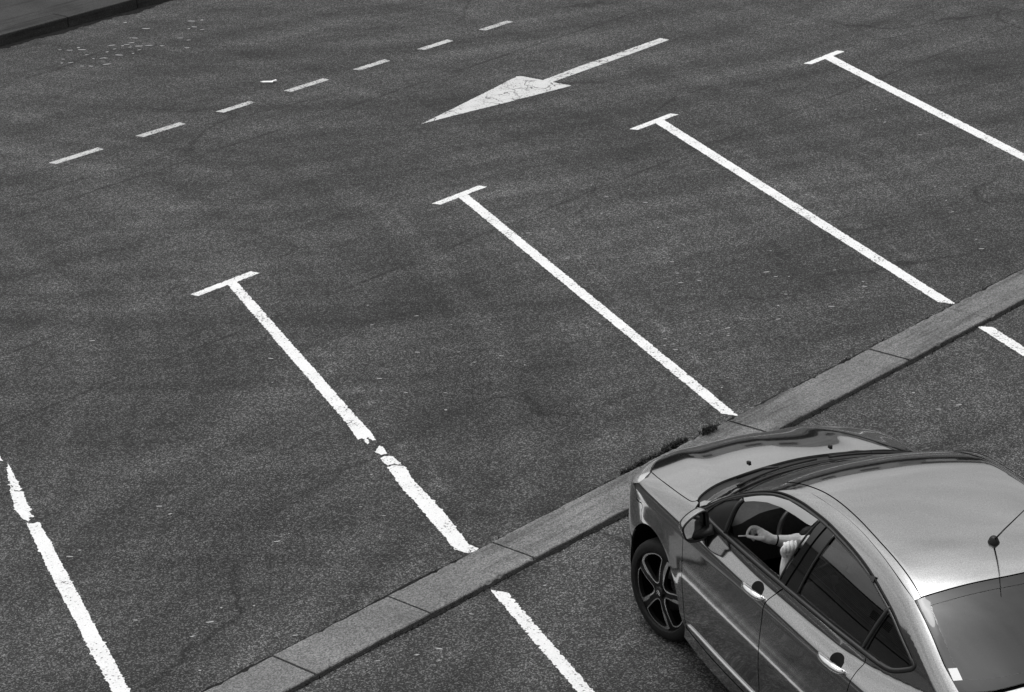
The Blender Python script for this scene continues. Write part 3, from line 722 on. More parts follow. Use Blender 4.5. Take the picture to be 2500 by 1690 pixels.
c_up = np.array([(1.70,.478,1.31),(1.444,.474,1.389),(1.256,.470,1.425),(1.052,.474,1.44),(.833,.486,1.441),(.615,.502,1.429),(.433,.512,1.413),(.269,.523,1.386),(.13,.537,1.346)])
c_apil = np.array([(2.295,.702,1.0),(2.15,.655,1.07),(2.0,.612,1.145),(1.85,.572,1.22),(1.716,.536,1.287)])
c_rws = np.array([(.134,.572,1.335),(.03,.579,1.29),(-.075,.588,1.236),(-.18,.597,1.173),(-.234,.601,1.142),(-.36,.606,1.08)])
c_hood = np.array([(2.985,.712,.886),(2.823,.735,.916),(2.597,.748,.944),(2.429,.748,.959),(2.358,.742,.966),(2.327,.720,.979)])
dlo_q = clean(curve(to_uv('Q', c_dlo), True, 5))
ARX, ARZ, ARR = 2.64, .33, .366
def arc(cx, cz, r, a0, a1, n=26): return [(cx+r*math.cos(math.radians(a0+(a1-a0)*i/n)), cz+r*math.sin(math.radians(a0+(a1-a0)*i/n))) for i in range(n+1)]
zs = .238                                            # bottom of the doors
doorF = [(2.236,zs),(2.222,.30),(2.213,.40),(2.215,.52),(2.228,.65),(2.230,.78),(2.245,.88),(2.272,.955)]
seamB = [(1.130,.984),(1.165,.955),(1.200,.912),(1.218,.865),(1.228,.77),(1.240,.65),(1.242,.556),(1.250,.40),(1.252,zs)]
seamC = [(.277,.990),(.278,.955),(.280,.92),(.276,.88),(.28,.84),(.31,.74),(.365,.62),(.41,.50),(.43,.38),(.435,zs)]
def Lq(pts, n=4): return to_uv('Q', XZ(curve(pts, n=n)))
belt = c_dlo[22:]                                    # lower edge of the belt moulding, rear to front
def belt_q(xa, xb):
    xs = np.linspace(xa, xb, 24); bx, bz = c_dlo[21:, 0], c_dlo[21:, 2]-.001
    bx = np.append(bx, 2.272); bz = np.append(bz, .957)
    return to_uv('Q', XZ(np.c_[xs, np.interp(xs, bx, bz)]))
q_doorF, q_B, q_C = Lq(doorF), Lq(seamB), Lq(seamC)
def sillq(xa, xb, z): return to_uv('Q', XZ([(x, z) for x in np.linspace(xa, xb, 10)]))
GAP = .0038
def smooth_bump(v, a, b): return np.clip((v-a)/(b-a), 0, 1)
# handle recesses pressed into the door skins
def recess(cx):
    def f(P):
        d = np.hypot((P[:,0]-cx)/.062, (P[:,2]-.888)/.034); return -.024*np.clip(1.25-d, 0, 1)**.7*(d < 1.25)
    return f
fd_poly = np.vstack([q_doorF, belt_q(2.265, 1.135), q_B, sillq(1.25, 2.23, zs)[1:-1]])
front_door = panel('front_door', 'Q', fd_poly, A_PAINT, gap=GAP, step=.02, relief=recess(1.352), mirror=True)
rd_poly = np.vstack([q_B[::-1], belt_q(1.125, .28), q_C, sillq(.436, 1.25, zs)[1:-1]])
rear_door = panel('rear_door', 'Q', rd_poly, A_PAINT, gap=GAP, step=.02, relief=recess(.462), mirror=True)
# front wing
bseam = [(2.935,.858),(2.942,.80),(2.922,.768),(2.871,.767),(2.835,.775),(2.815,.758),(2.828,.722),(2.812,.688),(2.806,.656)]
a_end = math.degrees(math.atan2(.656-ARZ, 2.806-ARX))
wing_xz = np.vstack([curve(bseam, n=4), arc(ARX, ARZ, ARR, a_end, 180)[1:], [(2.272,.27),(2.252,.205)]])
wing_q = np.vstack([to_uv('Q', XZ(wing_xz)), q_doorF[1:], to_uv('Q', np.array([(2.300,.724,.979)])), to_uv('Q', curve(c_hood, n=5))[::-1], to_uv('Q', np.array([(2.925,.760,.884)]))])
wing = panel('front_wing', 'Q', wing_q, A_PAINT, gap=GAP*.8, step=.022, mirror=True)
# body side: windscreen pillar, roof rail, rear pillar and rear quarter in one pressing
q_top = np.vstack([to_uv('Q', np.array([(2.30,.722,.982)])), to_uv('Q', curve(c_apil, n=4)), to_uv('Q', curve(c_low, n=4))[1:], to_uv('Q', curve(c_rws, n=4))[1:]])
dlo_up = dlo_q[:int(21.4*5)]                          # from the front tip over the top to the rear door seam
rear_edge = to_uv('Q', P3('T', np.array([(-.42,.635),(-.60,.655),(-.78,.655)])))
tail_xz = np.array([(-.80,.96),(-.78,.80),(-.70,.70),(-.62,.64)])
arch_r = np.array(arc(0, .33, ARR, 180-2, 0))
arch_r0 = np.array([(-.43,.60)])
q_tail = to_uv('Q', XZ(tail_xz))
a_st = 120
quarter_q = np.vstack([q_top, rear_edge, q_tail, to_uv('Q', XZ([(-.45,.62)])), to_uv('Q', XZ(arc(0,.33,ARR,140,0))), to_uv('Q', XZ([(.40,.24)])), q_C[::-1], to_uv('Q', XZ([(.24,.987)])), dlo_up[::-1]])
side = panel('body_side', 'Q', quarter_q, A_PAINT, gap=.0025, step=.016, estep=.012, mirror=True)
# sill
sill_q = np.vstack([sillq(2.26, .40, zs-.001), sillq(.40, 2.27, .165)])
panel('sill', 'Q', sill_q, A_PAINT, gap=.001, mirror=True)
# alloy tube added low on the doors as the crease's sky highlight
for a, b in ((2.205, 1.262), (1.238, .45)):
    xs = np.linspace(a, b, 24); P = XZ(np.c_[xs, np.full(24, .287)]); N = grad(P)
    mb = MB(); mb.tube(list(P+N*.003), [.004]+[.0105]*22+[.004], 10); o = mb.build('ledge_highlight', A_ALLOY, front_door[0] if a > 2 else rear_door[0], smooth=True)
    mirror_obj(o, front_door[1] if a > 2 else rear_door[1])
# bonnet
hood_side = to_uv('T', curve(c_hood, n=5))
cowl_l = np.array([(2.335,.715),(2.362,.692),(2.388,.650),(2.412,.585),(2.445,.463),(2.472,.29),(2.482,.12),(2.483,0)])
front_l = np.array([(2.985,.712),(3.07,.665),(3.17,.590),(3.26,.490),(3.335,.360),(3.385,.2),(3.402,0)])
fl_ = curve(front_l, n=4); cl_ = curve(cowl_l, n=4)
half = np.vstack([cl_[::-1], hood_side[::-1][2:], fl_[1:]])
hood_T = np.vstack([half, (half*[1,-1])[::-1][1:-1]])
panel('bonnet', 'T', hood_T, A_PAINT, gap=GAP*.7, step=.03)
# plenum under the trailing edge of the bonnet
wind_l = np.array([(2.285,.690),(2.325,.60),(2.362,.45),(2.385,.25),(2.392,0)])
wl = curve(wind_l, n=4)
def flip(a): return (a*[1,-1])[::-1]
plen = np.vstack([cl_, flip(cl_)[1:], wl*[1,-1], wl[::-1][1:]])
panel('scuttle_panel', 'T', plen, A_BLACK, gap=.0005, off=-.014, lip=0)
# windscreen
ap = to_uv('T', curve(c_apil, n=4)); rf = np.array([(1.712,.536),(1.705,.476),(1.745,.30),(1.765,.15),(1.77,0)]); rfc = curve(rf, n=3)
ws_half = np.vstack([wl[::-1], ap[1:], rfc[1:]])
ws = np.vstack([ws_half, flip(ws_half)[1:-1]])
panel('windscreen', 'T', ws, A_GLASS, gap=.002, off=-.004, lip=.004, step=.05)
wsi = np.vstack([np.vstack([wl[::-1]-[.05,0], ap[1:]-[0,.035], rfc[1:]+[.05,-.0]]), flip(np.vstack([wl[::-1]-[.05,0], ap[1:]-[0,.035], rfc[1:]+[.05,0]]))[1:-1]])
# roof skin and the mouldings in the roof joints
up_T = to_uv('T', curve(c_up, n=4)); low_T = to_uv('T', curve(c_low, n=4))
rw_top = np.array([(.128,.540),(.116,.432),(.103,.291),(.086,.10),(.083,0)]); rwt = curve(rw_top, n=4)
roof_half = np.vstack([rfc[::-1][:-3], up_T, rwt[1:]])
panel('roof', 'T', np.vstack([roof_half, flip(roof_half)[1:-1]]), A_PAINT, gap=.0030, step=.04)
strip = np.vstack([low_T, up_T[::-1]])
rs = panel('roof_strip', 'T', strip, A_PAINT, gap=.0020, off=-.004, mirror=True)
# rear window with its black border
rws_T = to_uv('T', curve(c_rws, n=4)); rw_bot = curve(np.array([(-.36,.606),(-.425,.45),(-.455,.25),(-.465,0)]), n=4)
rw_half = np.vstack([rwt[::-1], [(.134,.570)], rws_T[1:], rw_bot[1:]])
rw = np.vstack([rw_half, flip(rw_half)[1:-1]])
rwi_half = np.vstack([rwt[::-1]*[1,.955]-[.062,0], [(.070,.520)], [(-.06,.540),(-.20,.553),(-.31,.562)], rw_bot[1:]*[1,.93]+[.05,0]])
rwi = np.vstack([rwi_half, flip(rwi_half)[1:-1]])
rear_window = panel('rear_window', 'T', rw, A_REAR, gap=.003, off=-.003, lip=.006, step=.05)
A_FRIT = simple('ceramic_border', .006, .04, coat=.2)
panel('border', 'T', shrink(resample(rw, .03), .004), A_FRIT, parent=rear_window[0], holes=[rwi], gap=.001, off=-.0015, lip=0)
panel('white_patch', 'T', [(-.240,.592),(-.257,.553),(-.318,.556),(-.300,.597)], A_PAPER, parent=rear_window[0], gap=0, off=.0005, lip=0)  # plain white patch near the lower left corner of the rear window
# boot lid, rear bumper, tail lamps
boot_half = np.vstack([rw_bot[::-1]-[.012,0], [(-.405,.62)], [(-.60,.645),(-.78,.645),(-.865,.60),(-.90,.35),(-.905,0)]])
panel('boot_lid', 'T', np.vstack([boot_half, flip(boot_half)[1:-1]]), A_PAINT, gap=GAP*.7)
bmp = [(-1.05,.20),(1.05,.20),(1.12,.42),(1.05,.62),(.85,.70),(.5,.70),(-.5,.70),(-.85,.70),(-1.05,.62),(-1.12,.42)]
panel('rear_bumper', 'B', bmp, A_PAINT, gap=.003)
panel('boot_face', 'B', [(-.60,.702),(.60,.702),(.60,.93),(.4,.955),(-.4,.955),(-.60,.93)], A_PAINT, gap=.003)
panel('tail_lamp', 'B', [(.605,.703),(.86,.703),(.93,.80),(.90,.90),(.605,.93)], A_RED, gap=.003, mirror=True)
# nose: bumper, lamps, grille
def tN(T): return to_uv('N', P3('T', T))
edgeN = tN(fl_)                                      # bonnet edge, from left corner to centre
hl_low = np.array([(math.radians(33),.705),(math.radians(48),.728),(math.radians(60),.772),(math.radians(68),.818),(math.radians(74),.855)])
k_in = [i for i in range(len(edgeN)) if edgeN[i,0] > math.radians(33)]
lamp_N = np.vstack([edgeN[k_in], hl_low, to_uv('N', np.array([(2.925,.772,.884)]))])
headlamp = panel('headlight', 'N', lamp_N, A_LAMP, gap=.003, mirror=True)
bseam_N = to_uv('N', XZ(curve(bseam[1:], n=3)))
archN = to_uv('N', XZ(arc(ARX, ARZ, ARR, a_end, 0)))
rest = edgeN[max(k_in)+1:]
bump_half = np.vstack([rest[::-1], hl_low[:-1], bseam_N, archN[1:], [(archN[-1,0]-.01,.20)], [(.9,.175),(.4,.17),(0,.17)]])
gr1 = np.array([(-.42,.58),(.42,.58),(.40,.67),(.25,.695),(-.25,.695),(-.40,.67)]); gr2 = np.array([(-.45,.27),(.45,.27),(.48,.36),(.42,.44),(-.42,.44),(-.48,.36)])
fbump = panel('front_bumper', 'N', np.vstack([bump_half, flip(bump_half)[1:-1]]), A_PAINT, gap=.003, holes=[gr1, gr2], step=.04)
panel('grille', 'N', gr1, A_BLACK, gap=-.004, off=-.02, lip=0); panel('grille', 'N', gr2, A_BLACK, gap=-.004, off=-.02, lip=0)
for z_ in (.61, .645):
    P = P3('N', np.c_[np.linspace(-.38, .38, 24), np.full(24, z_)]); N_ = grad(P); mb = MB(); mb.tube(list(P-N_*.008), .007, 8); mb.build('grille_bar', A_CHROME, fbump[0], smooth=True)
lipP = P3('N', np.c_[np.linspace(-1.05, 1.05, 40), np.full(40, .19)]); mb = MB(); mb.tube(list(lipP), .012, 8); mb.build('bumper_lip', A_BLACK, fbump[0], smooth=True)

# --- side glazing
w_front = to_uv('Q', np.array([(1.802,.682,1.204),(1.678,.659,1.263),(1.532,.636,1.317),(1.377,.618,1.353),(1.221,.612,1.367),(1.065,.605,1.375),(1.078,.657,1.30),(1.106,.710,1.197),(1.187,.774,1.020),(1.405,.777,1.013),(1.627,.777,1.004),(1.841,.775,.993)]))
w_tri = to_uv('Q', np.array([(1.845,.688,1.181),(1.945,.674,1.139),(2.04,.683,1.089),(2.10,.715,1.043),(2.150,.752,.992),(1.890,.775,.990)]))
w_rear = to_uv('Q', np.array([(.90,.612,1.363),(.743,.614,1.356),(.574,.624,1.334),(.406,.635,1.304),(.262,.647,1.265),(.353,.748,1.023),(.68,.765,1.021),(.995,.77,1.020)]))
w_quar = to_uv('Q', np.array([(.222,.646,1.261),(.134,.655,1.229),(.039,.667,1.18),(-.032,.679,1.129),(-.055,.687,1.097),(.045,.72,1.035),(.11,.732,1.012),(.2,.742,1.008),(.300,.746,1.015)]))
def rcorner(poly, d=.012):
    out = []; n = len(poly)
    for i in range(n):
        a, b, c = poly[i-1], poly[i], poly[(i+1) % n]; u = a-b; v = c-b; lu, lv = np.linalg.norm(u), np.linalg.norm(v)
        if (u@v)/(lu*lv) > -.75:
            p, q = b+u/lu*min(d, lu*.4), b+v/lv*min(d, lv*.4)
            for t in (0, .25, .5, .75, 1): out.append((1-t)**2*p+2*t*(1-t)*b+t*t*q)
        else: out.append(b)
    return np.array(out)
w_front, w_tri, w_rear, w_quar = [rcorner(w) for w in (w_front, w_tri, w_rear, w_quar)]
frame = panel('window_frame', 'Q', dlo_q, A_BLACKGLOSS, gap=.002, holes=[w_front, w_tri, w_rear, w_quar], off=-.004, lip=.01, step=.03, mirror=True)
def q_tube(name, uv, r, mat, off, parent, closed=False, n=8, flat=1.):
    P = P3('Q', resample(np.asarray(uv, float), .025, closed)); N = grad(P); mb = MB(); mb.tube(list(P+N*off), r, n, closed=closed); o = mb.build(name, mat, parent, smooth=True); return o
# weatherstrip round the glazing, satin frame mouldings, belt moulding
o = q_tube('weatherstrip', shrink(dlo_q, .003), .0065, A_RUBBER, -.001, frame[0], True); mirror_obj(o, frame[1])
kk = int(16*5)
o = q_tube('frame_moulding', shrink(dlo_q, .021)[2:kk], .0085, A_SATIN, -.005, frame[0]); mirror_obj(o, frame[1])
def belt_strip():
    xs = np.linspace(2.20, .16, 60); bx, bz = c_dlo[20:, 0], c_dlo[20:, 2]; bx = np.append(bx, 2.272); bz = np.append(bz, .962)
    lo = XZ(np.c_[xs, np.interp(xs, bx, bz)+.003]); hi = XZ(np.c_[xs, np.interp(xs, bx, bz)+.020]); return lo, hi
lo_, hi_ = belt_strip()
Nl, Nh = grad(lo_), grad(hi_); v = []; f = []
for i in range(len(lo_)):
    v += [lo_[i]+Nl[i]*-.004, lo_[i]+Nl[i]*.004, (lo_[i]+hi_[i])/2+Nl[i]*.0075, hi_[i]+Nh[i]*.005, hi_[i]+Nh[i]*-.006]
    if i:
        for j in range(4): f.append(((i-1)*5+j, i*5+j, i*5+j+1, (i-1)*5+j+1))
mb = MB(); mb.add(v, f); o = mb.build('belt_moulding', A_SATIN, frame[0], smooth=True); mirror_obj(o, frame[1])
# the mouldings round the quarter light
seg = dlo_q[int(14.2*5):int(21.3*5)]
o = q_tube('quarter_moulding', shrink(dlo_q, .012)[int(15.5*5):int(21.2*5)], .011, A_SATIN, -.004, frame[0]); mirror_obj(o, frame[1])
# door post joint and divider bars
o = q_tube('post_joint', to_uv('Q', np.array([(.985,.594,1.386),(1.059,.724,1.161),(1.13,.783,.990)])), .004, A_VOID, -.002, frame[0]); mirror_obj(o, frame[1])
for nm, a, b in (('divider_bar', (1.824,.686,1.195), (1.866,.775,.992)), ('divider_bar', (.242,.647,1.264), (.326,.747,1.018)), ('post_edge', (1.070,.606,1.372), (1.190,.774,1.012)), ('post_edge', (.897,.612,1.366), (.994,.77,1.018))):
    o = q_tube(nm, to_uv('Q', np.array([a, b])), .0095 if nm == 'divider_bar' else .006, A_SATIN, -.003, frame[0]); mirror_obj(o, frame[1])
gl = {}
for nm, w_, m_ in (('quarter_light', w_tri, A_BLACK), ('rear_side_window', w_rear, A_TINT), ('rear_quarter_window', w_quar, A_TINT)):
    gl[nm] = panel(nm, 'Q', w_, m_, gap=-.004, off=-.010, lip=0, step=.05, mirror=True)
# smoked wind deflectors above the door windows; front pair's pale colour holds mirrored sky
for nm_, par_, pts_, m_ in (('wind_deflector', front_door, [(1.799, 0.682, 1.205), (1.678, 0.659, 1.262), (1.533, 0.635, 1.316), (1.378, 0.618, 1.352), (1.221, 0.612, 1.365), (1.071, 0.607, 1.372), (1.093, 0.635, 1.333), (1.136, 0.639, 1.328), (1.26, 0.643, 1.322), (1.4, 0.65, 1.311), (1.544, 0.664, 1.283), (1.667, 0.682, 1.242), (1.754, 0.696, 1.205)], A_DEFL), ('wind_deflector', rear_door, [(0.889, 0.61, 1.364), (0.741, 0.615, 1.353), (0.572, 0.625, 1.33), (0.426, 0.634, 1.305), (0.431, 0.616, 1.333), (0.478, 0.625, 1.323), (0.671, 0.622, 1.34), (0.846, 0.618, 1.352)], A_BLACKGLOSS)):
    panel(nm_, 'Q', to_uv('Q', np.array(pts_)), m_, parent=par_[0], gap=0, off=.009, lip=.003, step=.02, mirror=par_[1])
# the driver's window is wound down; the passenger's is closed
g_ = panel('passenger_window', 'Q', w_front, A_GLASS, gap=-.004, off=-.010, lip=0, step=.05)[0]
g_.data.transform(Matrix.Scale(-1, 4, (0,1,0))); g_.data.flip_normals()

# --- wheels
def wheel(x, y, steer, sgn):
    ax = np.array([-math.sin(steer), math.cos(steer), 0])*sgn; fwd = np.array([math.cos(steer), math.sin(steer), 0]); up = np.array([0,0,1.])
    e = None; c = np.array([x, y, .31]); R = .31
    mb = MB(); mb.lathe([(.232,-.19),(.285,-.192),(.303,-.175),(.310,-.150),(.310,-.045),(.3035,-.018),(.290,-.004),(.268,.004),(.246,.000),(.240,-.008),(.236,-.03)], ax, c, 64)
    # tread grooves
    for h in (-.14,-.11,-.08,-.055): pass
    ty = mb.build('wheel', A_TYRE, car, autosmooth=40)
    mb = MB(); mb.lathe([(.236,-.03),(.236,-.17),(.05,-.12)], ax, c, 40); mb.build('rim_barrel', A_VOID, ty, smooth=True)
    # trim disc with five openings
    def P(u, v, h): return c+u*fwd+v*up+h*ax
    def rim_h(r): return -.012+.016*math.sin(min(1, r/.24)*math.pi)*.8-.004*(r/.24)**2
    ops = []
    for k in range(5):
        a0 = math.radians(66+72*k); pts = []
        pr = [(-27, .205), (-26,.212), (-20,.222), (-8,.2265), (8,.2265), (20,.222), (26,.212), (27,.205)]
        outer = [(math.radians(a), r) for a, r in pr]
        inner = [(math.radians(a), r) for a, r in ((26,.17),(24,.12),(20,.08),(12,.062),(0,.057),(-12,.062),(-20,.08),(-24,.12),(-26,.17))]
        pol = [(r*math.cos(a0+a), r*math.sin(a0+a)) for a, r in outer+inner]; ops.append(resample(curve(pol, True, 2), .012))
    rimc = np.array([(.2385*math.cos(t), .2385*math.sin(t)) for t in np.linspace(0, 2*math.pi, 80, endpoint=False)])
    vs = [Vector(p) for p in rimc]; es = [(i, (i+1) % 80) for i in range(80)]
    for o_ in ops:
        b = len(vs); vs += [Vector(p) for p in o_]; es += [(b+i, b+(i+1) % len(o_)) for i in range(len(o_))]
    g = np.array([(i*.015, j*.015) for i in range(-16, 17) for j in range(-16, 17)]); g = g[np.hypot(g[:,0], g[:,1]) < .228]
    for o_ in ops: g = g[~pip(shrink(o_, -.006), g)]
    vs += [Vector(p) for p in g]
    V, Ed, Fc, *_ = delaunay_2d_cdt(vs, es, [], 0, 1e-6); V = np.array([tuple(q) for q in V]); cen = np.array([V[list(f)].mean(0) for f in Fc]); kp = pip(rimc, cen)
    for o_ in ops: kp &= ~pip(o_, cen)
    mb = MB(); mb.add([P(a, b, rim_h(math.hypot(a, b))) for a, b in V], [tuple(f) for f, q in zip(Fc, kp) if q])
    rim = mb.build('rim', A_RIM, ty, smooth=True)
    for o_ in ops:                                   # machined edge of each opening, wider on its leading flank
        n = len(o_); v = []; f = []; oi = shrink(o_, .001); oo = shrink(o_, -.0062); ca = o_.mean(0)
        oo2 = []
        for q, qi in zip(oo, o_):
            d = q-qi; ang = math.atan2(*(qi-ca)[::-1])-math.atan2(ca[1], ca[0]); ang = (ang+math.pi) % (2*math.pi)-math.pi
            wdt = 1+2.6*max(0, math.sin(-ang))**2*(1 if abs(ang) < 2.2 else .6); oo2.append(qi+d*wdt)
        for j in range(n):
            rr_ = np.hypot(*o_[j]); v += [P(*oo2[j], rim_h(np.hypot(*oo2[j]))+.0018), P(*oi[j], rim_h(rr_)+.0008), P(*oi[j], rim_h(rr_)-.025)]
        for j in range(n):
            k2 = (j+1) % n; f += [(3*j, 3*k2, 3*k2+1, 3*j+1)]
        mb = MB(); mb.add(v, f); mb.build('spoke_edge', A_ALLOY, ty, smooth=True)
        mb = MB(); mb.add(v, [(3*j+1, 3*((j+1) % n)+1, 3*((j+1) % n)+2, 3*j+2) for j in range(n)]); mb.build('spoke_wall', A_BLACK, ty)
    mb = MB(); mb.lathe([(0,.012),(.020,.0115),(.030,.009),(.034,.002),(.034,-.01)], ax, c, 32); mb.build('centre_cap', A_BLACK, ty, smooth=True)
    mb = MB()
    for dv in (-.010, .004):                         # the two stacked chevrons of the cap
        pts = [P(-.017, dv-.006, .0125), P(-.009, dv+.002, .0132), P(0, dv+.011, .0136), P(.009, dv+.002, .0132), P(.017, dv-.006, .0125)]; mb.tube(pts, [.0022,.003,.0034,.003,.0022], 6)
    mb.build('emblem', A_ALLOY, ty)
    mb = MB()
    for k in range(5):
        a = math.radians(66+36+72*k); mb.ball(P(.038*math.cos(a), .038*math.sin(a), rim_h(.038)+.001), .006, 8)
    mb.build('wheel_bolts', A_BLACK, ty)
    # brake disc seen through the openings
    mb = MB(); mb.lathe([(.06,-.075),(.135,-.075),(.135,-.095)], ax, c, 40); mb.build('brake_disc', A_SATIN, ty, smooth=True)
    return ty
wheel(2.585, .848, math.radians(12.5), 1); wheel(2.69, -.80, math.radians(12.5), -1); wheel(0, .84, 0, 1); wheel(0, -.84, 0, -1)
# wheel housings and underbody
for wx in (ARX, 0.):
    for sg in (1, -1):
        n = 24; v = []; f = []
        for i in range(n+1):
            a = math.radians(-8+196*i/n); r = .372
            x_, z_ = wx+r*math.cos(a), .33+r*math.sin(a); v += [(x_, sg*.845, z_), (x_, sg*.45, z_)]
            if i: f.append((2*i-2, 2*i, 2*i+1, 2*i-1))
        b = len(v); v += [(wx+.372*math.cos(math.radians(-8+196*i/n)), sg*.45, .33+.372*math.sin(math.radians(-8+196*i/n))) for i in range(n+1)]; f.append(tuple(range(b, b+n+1)))
        mb = MB(); mb.add(v, f); mb.build('wheel_housing', A_VOID, car)
mb = MB(); mb.box((1.32, 0, .22), (1.8, 1.5, .06), bev=.02); mb.box((-.60, 0, .28), (.45, 1.3, .10)); mb.box((3.17, 0, .25), (.36, 1.15, .10)); mb.box((2.65, 0, .55), (.75, .86, .5)); mb.box((0, 0, .42), (.8, .86, .3)); mb.build('underbody', A_VOID, car)

# --- inner shells behind the joints
inn = shrink(resample(fd_poly, .03), -.004); panel('inner_panel', 'Q', np.vstack([q_doorF, belt_q(2.265, .28), q_C, sillq(.436, 2.23, zs)[1:-1]]), A_VOID, gap=-.004, off=-.030, lip=0, step=.05, mirror=True)
panel('inner_panel', 'Q', shrink(resample(wing_q, .03), -.006), A_VOID, gap=0, off=-.014, lip=0, step=.05, mirror=True)
panel('inner_panel', 'T', np.clip(shrink(resample(strip, .03), -.006), -9, 1.685), A_VOID, gap=0, off=-.014, lip=0, step=.05, mirror=True)
panel('inner_panel', 'T', np.vstack([np.array([(2.33,.72)]), fl_[:]*[1,1], flip(fl_)[1:], np.array([(2.33,-.72)])]), A_VOID, gap=0, off=-.025, lip=0, step=.08)
ring_o = shrink(resample(rw, .03), -.015); panel('inner_panel', 'T', ring_o, A_VOID, holes=[rwi], gap=0, off=-.016, lip=0, step=.06)
hd = panel('headlining', 'T', np.vstack([np.vstack([[(1.66,0),(1.64,.30),(1.60,.47)], up_T[6:-2], [(.16,.50),(.14,0)]]), flip(np.vstack([[(1.66,0),(1.64,.30),(1.60,.47)], up_T[6:-2], [(.16,.50),(.14,0)]]))[1:-1]]), A_TRIM, gap=.0, off=-.03, lip=0, step=.08)

# --- door mirror
def door_mirror(sgn):
    # outline in the plane across the car: (y, z)
    out = np.array([(.967,.985),(.955,1.012),(.925,1.038),(.890,1.058),(.850,1.073),(.822,1.073),(.805,1.052),(.800,1.010),(.801,.960),(.808,.920),(.832,.900),(.870,.893),(.915,.898),(.942,.915),(.957,.945)])
    c = out.mean(0); oc = curve(out, True, 3); n = len(oc)
    mb = MB(); rings = [(-.012, .97), (0., 1.0), (.030, .99), (.060, .90), (.082, .70), (.094, .40), (.098, .05)]; v = []; f = []
    for dx, s_ in rings:
        for q in oc:
            w_ = c+(q-c)*s_; v.append((2.02+dx+.10*(w_[0]-.80)*-.55, w_[0]*sgn, w_[1]))
    for i in range(len(rings)-1):
        for j in range(n): f.append((i*n+j, i*n+(j+1) % n, (i+1)*n+(j+1) % n, (i+1)*n+j))
    mb.add(v, f)
    shell = mb.build('door_mirror', A_PAINT, car, smooth=True)
    mb = MB(); v = []; f = []; 
    for s_, dx in ((1.0, -.006), (.985, -.018), (.90, -.016), (.88, .012)):
        for q in oc:
            w_ = c+(q-c)*s_; v.append((2.02+dx-.055*(w_[0]-.80), w_[0]*sgn, w_[1]))
    for i in range(3):
        for j in range(n): f.append((i*n+j, i*n+(j+1) % n, (i+1)*n+(j+1) % n, (i+1)*n+j))
    mb.add(v, f); mb.build('mirror_bezel', A_BLACK, shell, smooth=True)
    mb = MB(); v = [(2.026-.22*((c+(q-c)*.93)[0]-.885), (c+(q-c)*.93)[0]*sgn, (c+(q-c)*.93)[1]) for q in oc]; mb.add(v, [tuple(range(n))]); mb.build('mirror_glass', A_MIRROR, shell)
    # lower half of the housing is unpainted
    mb = MB(); mb.tube([(2.00, .775*sgn, .955), (2.03, .83*sgn, .932), (2.04, .885*sgn, .912)], [.048, .038, .026], 12, flat=.6); mb.build('mirror_foot', A_BLACK, shell, smooth=True)
door_mirror(1); door_mirror(-1)
# --- door handles
def handle(x0, x1, par):
    for k, par_ in enumerate(par):
        xs = np.linspace(x0, x1, 15); P = XZ(np.c_[xs, np.linspace(.876, .882, 15)]); N = grad(P); N = N/np.linalg.norm(N, axis=1, keepdims=True)
        t = np.linspace(0, 1, 15); offs = .004+.034*np.sin(np.clip(t*math.pi, 0, math.pi))**.55; rad = .010+.0115*np.sin(t*math.pi)**.5+.003*(t > .7)
        pts = P+np.c_[np.zeros(15), np.full(15, .82), np.full(15, .25)]*offs[:,None]
        if k: pts = pts*[1,-1,1]
        mb = MB(); mb.tube(list(pts), list(rad), 12); h = mb.build('handle', A_CHROME, par_, smooth=True)
        if x0 > 1.2 and not k:
            mb = MB(); mb.ball(pts[-2]+np.array([-.004,.012,.002]), .007, 10); mb.build('lock_barrel', A_BLACK, h)
    cx_ = (x0+x1)/2+.018
    uv = np.array([(cx_-.012+.055*math.cos(a), .890+.031*math.sin(a)) for a in np.linspace(0, 2*math.pi, 28, endpoint=False)])
    # dark bowl behind the grip
handle(1.462, 1.242, front_door); handle(.588, .350, rear_door)
def bowl(cx_, par):
    uv = to_uv('Q', XZ([(cx_+.060*math.cos(a), .896+.031*math.sin(a)) for a in np.linspace(0, 2*math.pi, 32, endpoint=False)]))
    o = panel('handle_bowl', 'Q', uv, A_BOWL, parent=par[0], gap=0, off=.0016, lip=0, step=.012, estep=.01, relief=recess(cx_-.0), mirror=par[1]); return o
bowl(1.352, front_door); bowl(.462, rear_door)
# --- aerial, washer jets, wipers
mb = MB(); P0 = on('T', [(.345, 0)])[0]; mb.lathe([(0,.034),(.012,.033),(.020,.026),(.026,.012),(.031,.0),(.031,-.01)], (0,0,1), P0, 24)
aer = mb.build('aerial', A_BLACK, car, smooth=True)
mb = MB(); mb.tube([P0+np.array([-.012,0,.022]), P0+np.array([-.09,-.004,.11]), P0+np.array([-.29,-.009,.32])], [.0048,.0040,.0022], 8); mb.build('aerial_rod', A_BLACK, aer, smooth=True)
for yy in (.265, -.265):
    P0 = on('T', [(2.60, yy)])[0]; mb = MB(); mb.ball(P0+[0,0,.003], .016, 12, (1, .8, .55)); mb.box(P0+[-.012,0,.008], (.016,.016,.012), bev=.003); mb.build('washer_jet', A_BLACK, car, smooth=True)
for ya, yb in ((.52, -.02), (-.10, -.58)):
    ys = np.linspace(ya, yb, 14); P = P3('T', np.c_[2.30-.10*(np.abs(ys)/.6)**2, ys]); mb = MB(); mb.tube(list(P+[0,0,.018]), .008, 6)
    Pm = P[7]; mb.tube([on('T', [(2.42, (ya+yb)/2+.18)])[0]+[0,0,.005], (P[9]+on('T', [(2.42, (ya+yb)/2+.18)])[0])/2+[0,0,.03], P[7]+[0,0,.026]], [.011,.010,.007], 8); mb.build('wiper', A_BLACK, car, smooth=True)
